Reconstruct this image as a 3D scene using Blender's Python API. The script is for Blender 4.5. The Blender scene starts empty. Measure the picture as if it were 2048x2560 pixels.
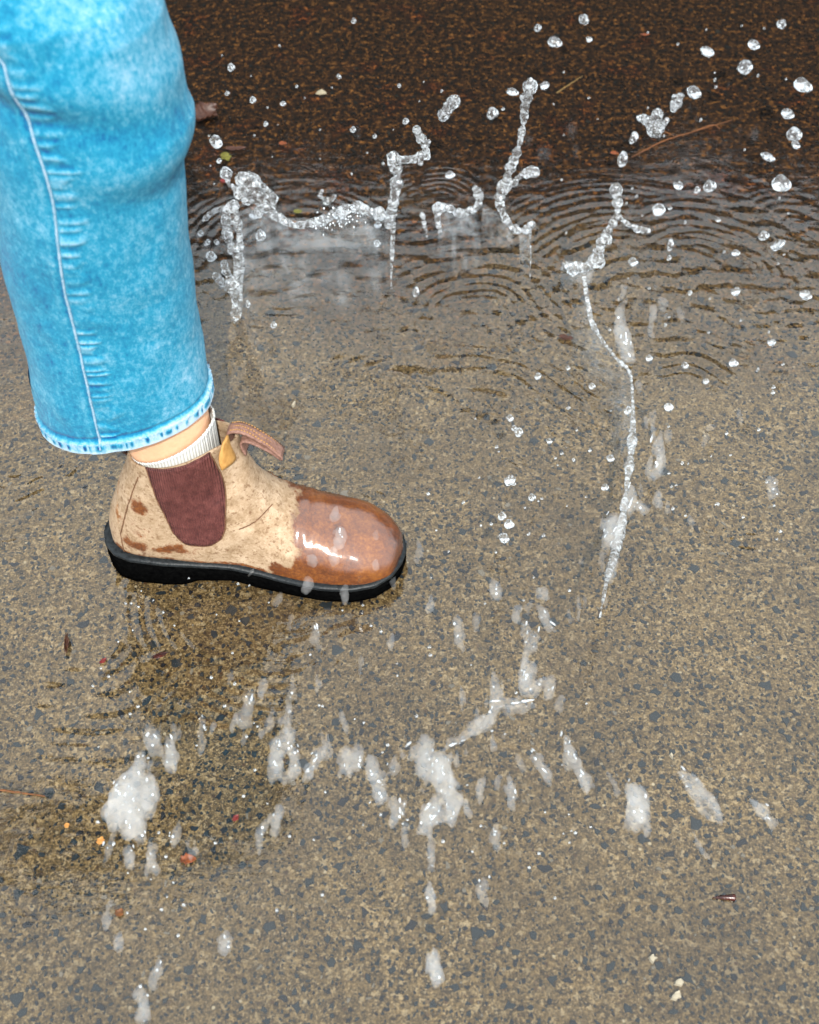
import bpy, bmesh, math, random
import numpy as np
from mathutils import Vector, noise as mnoise

random.seed(7)
rng = np.random.default_rng(7)
R = math.radians
sc = bpy.context.scene
C = sc.collection

# ------------------------------------------------------------------ camera
CAM_H = 0.92
PITCH = 50.0
FPX = 3034.0                       # focal length in pixels of the 2048 x 2560 photograph
cam = bpy.data.cameras.new('camera')
cam.sensor_fit = 'VERTICAL'
cam.sensor_height = 36.0
cam.sensor_width = 28.8
cam.lens = 36.0 * FPX / 2560.0
cam.clip_start = 0.02
cam.clip_end = 500
camo = bpy.data.objects.new('camera', cam)
C.objects.link(camo)
camo.location = (0, 0, CAM_H)
camo.rotation_euler = (R(90 - PITCH), 0, 0)
cam.dof.use_dof = True
cam.dof.focus_distance = 1.13
cam.dof.aperture_fstop = 8.0
sc.camera = camo

# ------------------------------------------------------------------ sky, sun, exposure
SUN_EL, SUN_AZ = 48.0, 172.0       # azimuth clockwise from +Y: behind the camera
w = bpy.data.worlds.new('World'); sc.world = w; w.use_nodes = True
nt = w.node_tree; nt.nodes.clear()
sky = nt.nodes.new('ShaderNodeTexSky'); sky.sky_type = 'NISHITA'; sky.sun_disc = False
sky.sun_elevation = R(SUN_EL); sky.sun_rotation = R(SUN_AZ)
tc = nt.nodes.new('ShaderNodeTexCoord')
cl = nt.nodes.new('ShaderNodeTexNoise'); cl.inputs['Scale'].default_value = 2.2; cl.inputs['Detail'].default_value = 5
nt.links.new(tc.outputs['Generated'], cl.inputs['Vector'])
cr = nt.nodes.new('ShaderNodeValToRGB')
cr.color_ramp.elements[0].position = 0.3; cr.color_ramp.elements[0].color = (0.78, 0.78, 0.78, 1)
cr.color_ramp.elements[1].position = 0.6; cr.color_ramp.elements[1].color = (1, 1, 1, 1)
nt.links.new(cl.outputs['Fac'], cr.inputs['Fac'])
mx = nt.nodes.new('ShaderNodeMix'); mx.data_type = 'RGBA'
nt.links.new(cr.outputs['Color'], mx.inputs['Factor'])
nt.links.new(sky.outputs['Color'], mx.inputs['A'])
mx.inputs['B'].default_value = (7.6, 8.4, 8.9, 1)       # thin white cloud over the blue
bgn = nt.nodes.new('ShaderNodeBackground'); bgn.inputs['Strength'].default_value = 0.13
nt.links.new(mx.outputs['Result'], bgn.inputs['Color'])
wo = nt.nodes.new('ShaderNodeOutputWorld'); nt.links.new(bgn.outputs['Background'], wo.inputs['Surface'])

sun = bpy.data.lights.new('sun', 'SUN'); sun.energy = 3.6; sun.angle = R(0.6); sun.color = (1.0, 0.96, 0.88)  # stands in for a flash at the camera, aimed nearly along the view
suno = bpy.data.objects.new('sun', sun); C.objects.link(suno)
sdir = Vector((math.cos(R(SUN_EL)) * math.sin(R(SUN_AZ)), math.cos(R(SUN_EL)) * math.cos(R(SUN_AZ)), math.sin(R(SUN_EL))))
suno.rotation_euler = sdir.to_track_quat('Z', 'Y').to_euler()
suno.location = (0, -2, 4)
sc.view_settings.view_transform = 'Standard'
sc.view_settings.look = 'None'
sc.view_settings.gamma = 1
sc.view_settings.exposure = 1.0
sc.cycles.max_bounces = 12
sc.cycles.transparent_max_bounces = 24
sc.cycles.transmission_bounces = 10
sc.cycles.volume_bounces = 3

# ------------------------------------------------------------------ helpers
def ray(u, v):
    a = (u - 1024) / FPX; b = (v - 1280) / FPX
    s, c = math.sin(R(PITCH)), math.cos(R(PITCH))
    # right, forward, down-in-picture
    return Vector((a, c - b * s, -s - b * c))
def gnd(u, v, z=0.0):              # point of the scene at height z seen at photo pixel u, v
    d = ray(u, v); t = (z - CAM_H) / d.z
    return Vector((0, 0, CAM_H)) + d * t
def pln(u, v, Y):                  # point at distance Y from the camera's foot
    d = ray(u, v); t = Y / d.y
    return Vector((0, 0, CAM_H)) + d * t
def pxm(p):                        # photo pixels per metre at a point
    return FPX / (p.y * math.cos(R(PITCH)) + (CAM_H - p.z) * math.sin(R(PITCH)))

def mesh_obj(name, verts, faces, mat=None, parent=None, smooth=True, kind=None):
    me = bpy.data.meshes.new(name)
    me.from_pydata([tuple(v) for v in verts], [], faces)
    me.update()
    return link(name, me, mat, parent, smooth, kind)
def link(name, me, mat=None, parent=None, smooth=True, kind=None):
    if mat: me.materials.append(mat)
    if smooth and len(me.polygons):
        me.polygons.foreach_set('use_smooth', [True] * len(me.polygons))
    o = bpy.data.objects.new(name, me); C.objects.link(o)
    if parent: o.parent = parent
    if kind: o['kind'] = kind
    return o
def bm_obj(name, bm, mat=None, parent=None, smooth=True, kind=None):
    me = bpy.data.meshes.new(name); bm.to_mesh(me); bm.free()
    return link(name, me, mat, parent, smooth, kind)
def tag(o, label, cat, group=None):
    o['label'] = label; o['category'] = cat
    if group: o['group'] = group
    return o
def empty(name, loc, label, cat, group=None):
    o = bpy.data.objects.new(name, None); C.objects.link(o); o.location = loc; o.empty_display_size = 0.02
    return tag(o, label, cat, group)
def fbm(p, s, octv=4):
    return mnoise.fractal(Vector(p) * s, 1.0, 2.0, octv)
def sm(a, b, x):
    t = min(1, max(0, (x - a) / (b - a))); return t * t * (3 - 2 * t)
def interp(x, xs, ys):
    return float(np.interp(x, xs, ys))
def crom(pts, n):                  # Catmull-Rom through tuples of any length
    P = [np.array(p, float) for p in pts]
    P = [2 * P[0] - P[1]] + P + [2 * P[-1] - P[-2]]
    out = []
    m = len(P) - 3
    for i in range(n):
        t = i / (n - 1) * m; k = min(int(t), m - 1); f = t - k
        a, b, c, d = P[k], P[k + 1], P[k + 2], P[k + 3]
        out.append(0.5 * ((2 * b) + (-a + c) * f + (2 * a - 5 * b + 4 * c - d) * f * f + (-a + 3 * b - 3 * c + d) * f ** 3))
    return out
def tube_into(bm, path, rad, seg=12, caps=True):
    rings = []
    n = len(path)
    up = Vector((0.13, 0.9, 0.31)).normalized()
    for i, p in enumerate(path):
        p = Vector(p)
        t = (Vector(path[min(i + 1, n - 1)]) - Vector(path[max(i - 1, 0)]))
        if t.length < 1e-9: t = Vector((0, 0, 1))
        t.normalize()
        a = t.cross(up)
        if a.length < 1e-3: a = t.cross(Vector((1, 0, 0)))
        a.normalize(); b = t.cross(a).normalized()
        r = rad[i] if hasattr(rad, '__len__') else rad
        rings.append([bm.verts.new(p + (a * math.cos(2 * math.pi * j / seg) + b * math.sin(2 * math.pi * j / seg)) * r) for j in range(seg)])
    for i in range(n - 1):
        for j in range(seg):
            bm.faces.new((rings[i][j], rings[i][(j + 1) % seg], rings[i + 1][(j + 1) % seg], rings[i + 1][j]))
    if caps:
        bm.faces.new(rings[0][::-1]); bm.faces.new(rings[-1])
def ellip_into(bm, c, ax, lx, lw, sub=2, nz=0.0, seed=0.0):
    """ellipsoid at c, long half axis lx along ax, other half axes lw"""
    ax = Vector(ax).normalized()
    q = ax.to_track_quat('Z', 'Y')
    tmp = bmesh.ops.create_icosphere(bm, subdivisions=sub, radius=1.0)
    for v in tmp['verts']:
        d = v.co.copy()
        k = 1 + nz * mnoise.noise(d * 1.7 + Vector((seed, seed * 1.3, 0)))
        # teardrop: thinner to the upper end
        tp = 1 - 0.28 * d.z
        v.co = c + q @ Vector((d.x * lw * k * tp, d.y * lw * k * tp, d.z * lx * k))

# ------------------------------------------------------------------ node helpers
class NT:
    def __init__(s, name, attr_disp=False):
        s.m = bpy.data.materials.new(name); s.m.use_nodes = True
        s.t = s.m.node_tree; s.t.nodes.clear()
        s.out = s.n('ShaderNodeOutputMaterial')
    def n(s, k, **kw):
        x = s.t.nodes.new(k)
        for a, b in kw.items(): setattr(x, a, b)
        return x
    def l(s, a, b): s.t.links.new(a, b)
    def coord(s, which='Object'): return s.n('ShaderNodeTexCoord').outputs[which]
    def noise(s, vec, scale, detail=4, rough=0.6, dist=0.0, col=False):
        x = s.n('ShaderNodeTexNoise'); s.l(vec, x.inputs['Vector'])
        x.inputs['Scale'].default_value = scale; x.inputs['Detail'].default_value = detail
        x.inputs['Roughness'].default_value = rough; x.inputs['Distortion'].default_value = dist
        return x.outputs['Color' if col else 'Fac']
    def vor(s, vec, scale, feat='F1', out='Distance', rnd=1.0):
        x = s.n('ShaderNodeTexVoronoi', feature=feat); s.l(vec, x.inputs['Vector'])
        x.inputs['Scale'].default_value = scale; x.inputs['Randomness'].default_value = rnd
        return x.outputs[out]
    def ramp(s, fac, stops, interp='LINEAR'):
        x = s.n('ShaderNodeValToRGB'); x.color_ramp.interpolation = interp
        e = x.color_ramp.elements
        while len(e) < len(stops): e.new(0.5)
        for k, (p, c) in enumerate(stops):
            e[k].position = p; e[k].color = (c, c, c, 1) if isinstance(c, (int, float)) else (*c, 1)
        s.l(fac, x.inputs['Fac']); return x.outputs['Color']
    def math(s, op, a, b=None, clamp=False):
        x = s.n('ShaderNodeMath', operation=op, use_clamp=clamp)
        for i, q in enumerate((a, b)):
            if q is None: continue
            if isinstance(q, (int, float)): x.inputs[i].default_value = q
            else: s.l(q, x.inputs[i])
        return x.outputs[0]
    def mix(s, fac, a, b, mode='MIX'):
        x = s.n('ShaderNodeMix', data_type='RGBA', blend_type=mode)
        for key, q in (('Factor', fac), ('A', a), ('B', b)):
            i = x.inputs[key] if key == 'Factor' else [k for k in x.inputs if k.name == key and k.type == 'RGBA'][0]
            if key == 'Factor': i = x.inputs[0]
            if isinstance(q, (int, float)): i.default_value = q if key == 'Factor' else (q, q, q, 1)
            elif isinstance(q, tuple): i.default_value = (*q, 1)
            else: s.l(q, i)
        return [k for k in x.outputs if k.type == 'RGBA'][0]
    def attr(s, name): return s.n('ShaderNodeAttribute', attribute_name=name).outputs['Fac']
    def map(s, vec, scale=(1, 1, 1), rot=(0, 0, 0)):
        x = s.n('ShaderNodeMapping'); s.l(vec, x.inputs['Vector'])
        x.inputs['Scale'].default_value = scale; x.inputs['Rotation'].default_value = rot
        return x.outputs['Vector']
    def sep(s, vec):
        x = s.n('ShaderNodeSeparateXYZ'); s.l(vec, x.inputs[0]); return x.outputs
    def bump(s, h, strength, dist=0.001, normal=None):
        x = s.n('ShaderNodeBump'); x.inputs['Strength'].default_value = strength; x.inputs['Distance'].default_value = dist
        s.l(h, x.inputs['Height'])
        if normal: s.l(normal, x.inputs['Normal'])
        return x.outputs[0]
    def bsdf(s, color=None, rough=0.6, normal=None, spec=0.5, **kw):
        x = s.n('ShaderNodeBsdfPrincipled')
        if isinstance(color, tuple): x.inputs['Base Color'].default_value = (*color, 1)
        elif color is not None: s.l(color, x.inputs['Base Color'])
        if isinstance(rough, (int, float)): x.inputs['Roughness'].default_value = rough
        else: s.l(rough, x.inputs['Roughness'])
        if isinstance(spec, (int, float)): x.inputs['Specular IOR Level'].default_value = spec
        else: s.l(spec, x.inputs['Specular IOR Level'])
        if normal: s.l(normal, x.inputs['Normal'])
        for k, q in kw.items():
            k = k.replace('_', ' ')
            if isinstance(q, (int, float)): x.inputs[k].default_value = q
            elif isinstance(q, tuple): x.inputs[k].default_value = (*q, 1)
            else: s.l(q, x.inputs[k])
        s.l(x.outputs[0], s.out.inputs['Surface'])
        return x

# ------------------------------------------------------------------ materials
def far_dark_mask(g, vec):
    """how much the far road is darkened: painted flash falloff over a brown silty film"""
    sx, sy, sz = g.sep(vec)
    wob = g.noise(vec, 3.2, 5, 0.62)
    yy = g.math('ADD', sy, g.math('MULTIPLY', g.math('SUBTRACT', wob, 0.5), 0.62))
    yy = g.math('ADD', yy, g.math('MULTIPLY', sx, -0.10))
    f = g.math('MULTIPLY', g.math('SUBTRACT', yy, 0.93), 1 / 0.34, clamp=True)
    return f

def mat_road():
    g = NT('wet_asphalt'); o = g.coord('Object')
    big = g.noise(o, 5, 3)
    mid = g.noise(o, 60, 4, 0.6)
    sp = g.noise(o, 210, 3, 0.75)
    sp2 = g.noise(o, 520, 2, 0.7)
    sand = g.ramp(sp, [(0.40, (0.005, 0.003, 0.0015)), (0.46, (0.040, 0.024, 0.006)), (0.53, (0.085, 0.053, 0.016)), (0.60, (0.215, 0.15, 0.068))])
    gv = g.n('ShaderNodeTexVoronoi', feature='F1'); g.l(g.mix(0.006, o, g.noise(o, 400, 2, 0.5, col=True)), gv.inputs['Vector']); gv.inputs['Scale'].default_value = 340
    gr = g.ramp(g.sep(gv.outputs['Color'])[0], [(0.0, (0.010, 0.006, 0.003)), (0.22, (0.026, 0.015, 0.005)), (0.50, (0.085, 0.055, 0.020)), (0.85, (0.155, 0.108, 0.050)), (1.0, (0.36, 0.29, 0.19))])
    sand = g.mix(0.58, sand, gr)
    warm = g.mix(g.ramp(mid, [(0.36, 0.0), (0.62, 0.85)]), sand, g.mix(0.30, sand, (0.060, 0.048, 0.030)))
    warm = g.mix(g.ramp(sp2, [(0.34, 0.8), (0.45, 0.0)]), warm, (0.010, 0.007, 0.005))
    warm = g.mix(g.ramp(sp2, [(0.56, 0.0), (0.68, 0.75)]), warm, (0.27, 0.20, 0.115))
    # tiny aggregate chips of the fine fraction
    vv = g.n('ShaderNodeTexVoronoi', feature='F1'); g.l(o, vv.inputs['Vector']); vv.inputs['Scale'].default_value = 210
    chip = g.ramp(vv.outputs['Distance'], [(0.22, 1.0), (0.36, 0.0)])
    sel = g.ramp(g.sep(vv.outputs['Color'])[0], [(0.50, 0.0), (0.56, 1.0)])
    cc = g.ramp(g.sep(vv.outputs['Color'])[1], [(0.0, (0.004, 0.005, 0.006)), (0.55, (0.012, 0.012, 0.012)), (0.8, (0.04, 0.018, 0.006)), (0.93, (0.10, 0.07, 0.04)), (1.0, (0.30, 0.26, 0.19))])
    warm = g.mix(g.math('MULTIPLY', chip, sel), warm, cc)
    # streaks of settled silt
    warm = g.mix(g.ramp(big, [(0.36, 0.75), (0.60, 0.0)]), warm, g.mix(0.55, warm, (0.022, 0.012, 0.003)))
    far_brown = g.ramp(g.noise(o, 105, 5, 0.92), [(0.40, (0.0003, 0.0002, 0.0002)), (0.47, (0.0030, 0.0014, 0.0004)), (0.55, (0.0170, 0.0088, 0.0024)), (0.64, (0.15, 0.095, 0.036))])
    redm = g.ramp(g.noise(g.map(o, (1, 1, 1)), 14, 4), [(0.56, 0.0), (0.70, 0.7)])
    far_brown = g.mix(1.0, far_brown, (1.15, 0.92, 0.75), 'MULTIPLY')
    far_brown = g.mix(redm, far_brown, g.mix(1.0, far_brown, (1.35, 0.62, 0.35), 'MULTIPLY'))
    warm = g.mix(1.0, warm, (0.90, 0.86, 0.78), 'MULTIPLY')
    far_brown = g.mix(1.0, far_brown, (1.0, 0.84, 0.66), 'MULTIPLY')
    f = far_dark_mask(g, o)
    col = g.mix(f, warm, far_brown)  # far colour holds painted light falloff as well as brown film
    h = g.math('ADD', g.math('MULTIPLY', sp, 0.8), g.math('MULTIPLY', sp2, 0.4))
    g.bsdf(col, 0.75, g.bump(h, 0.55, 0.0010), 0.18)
    return g.m

def mat_stone(name, base, jit):
    g = NT(name); o = g.coord('Object')
    oi = g.n('ShaderNodeObjectInfo')
    geo = g.n('ShaderNodeNewGeometry')
    pos = geo.outputs['Position']
    rnd = geo.outputs['Random Per Island']
    n1 = g.noise(pos, 520, 3, 0.7)
    c = g.mix(n1, tuple(b * 0.55 for b in base), tuple(b * 1.5 for b in base))
    c = g.mix(g.math('MULTIPLY', rnd, 0.6), c, jit)
    f = far_dark_mask(g, pos)
    c = g.mix(g.math('MULTIPLY', f, 0.93), c, (0.0028, 0.0022, 0.0018))  # far stones darkened in colour with the same painted falloff
    g.bsdf(c, 0.7, g.bump(n1, 0.4, 0.0006), 0.2)
    return g.m

def mat_puddle():
    """clear shallow water: what is not reflected passes through"""
    g = NT('puddle_water'); o = g.coord('Object')
    lw = g.n('ShaderNodeLayerWeight'); lw.inputs['Blend'].default_value = 0.5
    F0 = 0.046
    fac = g.math('ADD', F0, g.math('MULTIPLY', g.math('POWER', lw.outputs['Facing'], 4.0), 1 - F0))
    tr = g.n('ShaderNodeBsdfTransparent'); tr.inputs['Color'].default_value = (0.97, 0.965, 0.94, 1)
    gl = g.n('ShaderNodeBsdfGlossy'); gl.inputs['Roughness'].default_value = 0.03
    gl.inputs['Color'].default_value = (1, 1, 1, 1)
    n1 = g.noise(g.map(o, (0.8, 1.5, 1)), 75, 4, 0.6)
    b = g.bump(n1, 0.28, 0.0010)
    g.l(b, lw.inputs['Normal']); g.l(b, gl.inputs['Normal'])
    m = g.n('ShaderNodeMixShader'); g.l(fac, m.inputs[0]); g.l(tr.outputs[0], m.inputs[1]); g.l(gl.outputs[0], m.inputs[2])
    g.l(m.outputs[0], g.out.inputs['Surface'])
    return g.m

def mat_water(name, white, clear, rough=0.06, tint=(0.86, 0.92, 0.97), bump=0.5, bscale=300, patch=90, thin=False, stops=(0.42, 0.62), bdist=0.0012):
    """thrown water: clear water, white from air bubbles and from highlights painted into the colour"""
    g = NT(name); o = g.coord('Object')
    gl = g.n('ShaderNodeBsdfGlass'); gl.inputs['IOR'].default_value = 1.33; gl.inputs['Roughness'].default_value = rough
    tr = g.n('ShaderNodeBsdfTransparent'); tr.inputs['Color'].default_value = (0.97, 0.98, 0.99, 1)
    df = g.n('ShaderNodeBsdfDiffuse'); df.inputs['Color'].default_value = (*tint, 1)
    tl = g.n('ShaderNodeBsdfTranslucent'); tl.inputs['Color'].default_value = (*tint, 1)
    ms = g.n('ShaderNodeMixShader'); ms.inputs[0].default_value = 0.45
    g.l(df.outputs[0], ms.inputs[1]); g.l(tl.outputs[0], ms.inputs[2])
    n = g.noise(o, patch, 4, 0.65)
    b = g.bump(g.noise(o, bscale, 3, 0.6), bump, bdist)
    for x in (gl, df): g.l(b, x.inputs['Normal'])
    body = g.n('ShaderNodeMixShader'); body.inputs[0].default_value = clear
    g.l(gl.outputs[0], body.inputs[1]); g.l(tr.outputs[0], body.inputs[2])
    lo, hi = white
    fac = g.ramp(n, [(stops[0], lo), (stops[1], hi)])
    out = g.n('ShaderNodeMixShader'); g.l(fac, out.inputs[0]); g.l(body.outputs[0], out.inputs[1]); g.l(ms.outputs[0], out.inputs[2])
    # surface shine
    lw = g.n('ShaderNodeLayerWeight'); lw.inputs['Blend'].default_value = 0.5; g.l(b, lw.inputs['Normal'])
    frf = g.math('ADD', 0.02, g.math('MULTIPLY', g.math('POWER', lw.outputs['Facing'], 5.0), 0.9))
    gs = g.n('ShaderNodeBsdfGlossy'); gs.inputs['Roughness'].default_value = 0.06; g.l(b, gs.inputs['Normal'])
    fin = g.n('ShaderNodeMixShader'); g.l(frf, fin.inputs[0]); g.l(out.outputs[0], fin.inputs[1]); g.l(gs.outputs[0], fin.inputs[2])
    if thin:
        tr2 = g.n('ShaderNodeBsdfTransparent'); last = g.n('ShaderNodeMixShader')
        g.l(g.attr('body'), last.inputs[0]); g.l(tr2.outputs[0], last.inputs[1]); g.l(fin.outputs[0], last.inputs[2]); fin = last
    g.l(fin.outputs[0], g.out.inputs['Surface'])
    return g.m

def mat_spray(name, dens):
    """a cloud of fine drops and bubbles: scatters light through its depth"""
    g = NT(name)
    v = g.n('ShaderNodeVolumeScatter'); v.inputs['Color'].default_value = (0.97, 0.985, 1.0, 1)
    v.inputs['Density'].default_value = dens; v.inputs['Anisotropy'].default_value = 0.2
    g.l(v.outputs[0], g.out.inputs['Volume'])
    return g.m

def mat_denim():
    g = NT('washed_denim'); o = g.coord('Object')
    wear_light = g.attr('wear_light'); dark = g.attr('indigo')
    mott = g.noise(o, 170, 4, 0.9)
    mott2 = g.noise(g.map(o, (1, 1, 0.6)), 260, 3, 0.8)
    mott3 = g.noise(o, 22, 3, 0.5)
    v = g.math('ADD', g.math('MULTIPLY', mott, 0.58), g.math('MULTIPLY', mott2, 0.50))
    v = g.math('ADD', v, 0.02)
    v = g.math('ADD', v, g.math('MULTIPLY', g.math('SUBTRACT', mott3, 0.5), 0.34))
    v = g.math('ADD', v, g.math('MULTIPLY', wear_light, 0.26))
    v = g.math('SUBTRACT', v, g.math('MULTIPLY', dark, 0.24))
    col = g.ramp(v, [(0.26, (0.001, 0.040, 0.16)), (0.42, (0.002, 0.108, 0.215)), (0.56, (0.008, 0.172, 0.280)), (0.70, (0.078, 0.252, 0.362)), (0.92, (0.29, 0.39, 0.48))])
    # twill lines
    tw = g.n('ShaderNodeTexWave'); tw.inputs['Scale'].default_value = 420; tw.inputs['Distortion'].default_value = 0.6
    g.l(g.map(o, (1, 1, 1), (0, R(35), 0)), tw.inputs['Vector'])
    h = g.math('ADD', g.math('MULTIPLY', mott2, 0.8), g.math('MULTIPLY', tw.outputs['Fac'], 0.35))
    g.bsdf(col, 0.9, g.bump(h, 0.5, 0.0007), 0.2, Sheen_Weight=0.06, Sheen_Roughness=0.5)
    return g.m

def mat_leather():
    g = NT('worn_suede_leather'); o = g.coord('Object')
    wet = g.attr('wet'); rub = g.attr('scuff'); 
    n1 = g.noise(o, 70, 5, 0.7); n2 = g.noise(o, 330, 4, 0.75); n3 = g.noise(o, 28, 4, 0.6)
    tan = g.ramp(g.math('ADD', g.math('MULTIPLY', n1, 0.6), g.math('MULTIPLY', n2, 0.4)),
                 [(0.30, (0.10, 0.05, 0.022)), (0.42, (0.215, 0.142, 0.082)), (0.56, (0.31, 0.222, 0.145)), (0.72, (0.40, 0.305, 0.215))])
    wetc = g.ramp(g.math('ADD', g.math('MULTIPLY', n3, 0.5), g.math('MULTIPLY', n2, 0.5)),
                  [(0.34, (0.030, 0.006, 0.0008)), (0.5, (0.105, 0.026, 0.002)), (0.66, (0.21, 0.070, 0.008))])
    edge = g.math('ADD', wet, g.math('MULTIPLY', g.math('SUBTRACT', n1, 0.5), 1.5))
    edge = g.math('ADD', edge, g.math('MULTIPLY', g.math('SUBTRACT', n2, 0.5), 0.35))
    wf = g.ramp(edge, [(0.40, 0.0), (0.62, 1.0)])
    # small pits and stains
    pit = g.ramp(g.noise(o, 240, 3, 0.6), [(0.57, 0.0), (0.66, 0.7)])
    tan = g.mix(pit, tan, (0.10, 0.045, 0.018))
    st = g.ramp(g.math('ADD', rub, g.math('MULTIPLY', g.math('SUBTRACT', n1, 0.5), 0.8)), [(0.5, 0.0), (0.6, 0.9)])
    tan = g.mix(st, tan, (0.20, 0.075, 0.012))
    col = g.mix(wf, tan, wetc)
    rg = g.mix(wf, 0.78, 0.5)
    h = g.math('ADD', n2, g.math('MULTIPLY', n1, 0.5))
    b = g.bump(h, 0.45, 0.0008)
    x = g.bsdf(col, rg, b, 0.35)
    g.l(g.math('MULTIPLY', wf, 0.95), x.inputs['Coat Weight'])
    x.inputs['Coat Roughness'].default_value = 0.14
    x.inputs['Coat IOR'].default_value = 1.72
    g.l(g.bump(n1, 0.35, 0.0012), x.inputs['Coat Normal'])
    return g.m

def mat_simple(name, c1, c2, scale=200, rough=0.7, bump=0.3, spec=0.4, detail=4, dist=0.0008, **kw):
    g = NT(name); o = g.coord('Object'); n = g.noise(o, scale, detail, 0.65)
    g.bsdf(g.ramp(n, [(0.32, c1), (0.68, c2)]), rough, g.bump(n, bump, dist), spec, **kw)
    return g.m

def mat_elastic():
    g = NT('wet_elastic'); o = g.coord('Object')
    n = g.noise(o, 120, 5, 0.7); n2 = g.noise(o, 500, 3, 0.7)
    wv = g.n('ShaderNodeTexWave', wave_type='BANDS'); wv.bands_direction = 'X'; wv.inputs['Scale'].default_value = 150; wv.inputs['Distortion'].default_value = 1.0
    g.l(o, wv.inputs['Vector'])
    c = g.ramp(g.math('ADD', g.math('MULTIPLY', n, 0.7), g.math('MULTIPLY', n2, 0.3)), [(0.3, (0.022, 0.004, 0.004)), (0.45, (0.068, 0.017, 0.015)), (0.6, (0.115, 0.034, 0.029)), (0.76, (0.19, 0.075, 0.06))])
    g.bsdf(c, 0.6, g.bump(g.math('ADD', g.math('MULTIPLY', wv.outputs['Fac'], 1.2), n2), 0.9, 0.0008), 0.35)
    return g.m

def mat_sock():
    g = NT('ribbed_sock'); o = g.coord('UV')
    wv = g.n('ShaderNodeTexWave'); wv.bands_direction = 'X'; wv.inputs['Scale'].default_value = 26; wv.inputs['Distortion'].default_value = 0.3
    g.l(o, wv.inputs['Vector'])
    c = g.ramp(wv.outputs['Fac'], [(0.1, (0.40, 0.40, 0.38)), (0.6, (0.60, 0.60, 0.58))])
    g.bsdf(c, 0.9, g.bump(wv.outputs['Fac'], 0.7, 0.0008), 0.2)
    return g.m

M = dict(
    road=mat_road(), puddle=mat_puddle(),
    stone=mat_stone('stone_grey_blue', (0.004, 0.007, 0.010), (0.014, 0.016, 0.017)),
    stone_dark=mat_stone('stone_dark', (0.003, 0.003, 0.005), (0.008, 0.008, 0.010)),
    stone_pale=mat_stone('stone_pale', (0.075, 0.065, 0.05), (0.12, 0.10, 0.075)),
    round_drop=mat_water('round_water_droplet', (0.01, 0.75), 0.30, 0.0, bump=0.5, bscale=1.5, patch=1.15, stops=(0.50, 0.62), bdist=0.0012),  # white patches painted in for the bright highlights on drops
    drop=mat_water('water_droplet', (0.01, 0.55), 0.30, 0.0, bump=0.30, bscale=340, patch=330, stops=(0.50, 0.66)),
    strand=mat_water('water_strand', (0.01, 0.55), 0.25, 0.0, bump=0.30, bscale=200, patch=210, stops=(0.48, 0.66)),
    sheet=mat_water('water_sheet', (0.02, 0.13), 0.97, 0.05, bump=0.5, bscale=120, patch=45, thin=True),
    clump=mat_spray('aerated_water', 24), faint=mat_spray('thin_aerated_water', 16),
    foam=mat_water('foam_glint', (0.25, 0.9), 0.3, 0.03, patch=400), denim=mat_denim(), leather=mat_leather(), elastic=mat_elastic(), sock=mat_sock(),
    thread=mat_simple('pale_thread', (0.09, 0.22, 0.32), (0.30, 0.38, 0.46), 400, 0.85, 0.5),
    rubber=mat_simple('black_rubber', (0.0006, 0.0006, 0.0007), (0.002, 0.002, 0.002), 260, 0.5, 0.6, 0.0),
    welt=mat_simple('wet_welt_rubber', (0.003, 0.004, 0.005), (0.016, 0.019, 0.021), 300, 0.35, 0.6, 0.16),
    skin=mat_simple('skin', (0.56, 0.31, 0.185), (0.62, 0.36, 0.22), 150, 0.5, 0.12, 0.4, Subsurface_Weight=0.12),
    yellow_lining=mat_simple('yellow_leather_lining', (0.28, 0.135, 0.03), (0.40, 0.21, 0.06), 200, 0.6, 0.3),
    ribbon=mat_simple('brown_ribbon', (0.10, 0.045, 0.030), (0.24, 0.13, 0.10), 420, 0.7, 0.5),
    stitch=mat_simple('brown_stitching', (0.07, 0.03, 0.012), (0.14, 0.065, 0.03), 300, 0.7, 0.3),
    hedge=mat_simple('dark_hedge_leaf', (0.002, 0.003, 0.0012), (0.006, 0.007, 0.003), 30, 0.95, 0.1, 0.0),
    bark=mat_simple('bark', (0.01, 0.008, 0.006), (0.03, 0.022, 0.015), 30, 0.9, 0.3, 0.1),
    orange=mat_simple('orange_leaf', (0.04, 0.009, 0.002), (0.19, 0.042, 0.004), 260, 0.5, 0.4),
    amber=mat_simple('amber_bit', (0.24, 0.10, 0.018), (0.42, 0.19, 0.04), 200, 0.4, 0.3),
    green=mat_simple('yellow_green_leaf', (0.04, 0.038, 0.004), (0.12, 0.11, 0.012), 260, 0.5, 0.4),
    red=mat_simple('red_leaf', (0.05, 0.003, 0.002), (0.14, 0.008, 0.005), 260, 0.4, 0.3),
    brown=mat_simple('brown_leaf', (0.018, 0.005, 0.002), (0.05, 0.014, 0.004), 160, 0.5, 0.5),
    straw=mat_simple('straw', (0.09, 0.05, 0.012), (0.18, 0.11, 0.03), 300, 0.6, 0.4),
    needle=mat_simple('orange_needle', (0.04, 0.014, 0.002), (0.14, 0.044, 0.005), 300, 0.6, 0.4),
    seed=mat_simple('dark_red_seed', (0.003, 0.001, 0.001), (0.06, 0.008, 0.003), 120, 0.25, 0.4),
    pale=mat_simple('pale_grit', (0.20, 0.17, 0.12), (0.36, 0.31, 0.23), 260, 0.6, 0.4),
)

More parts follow.
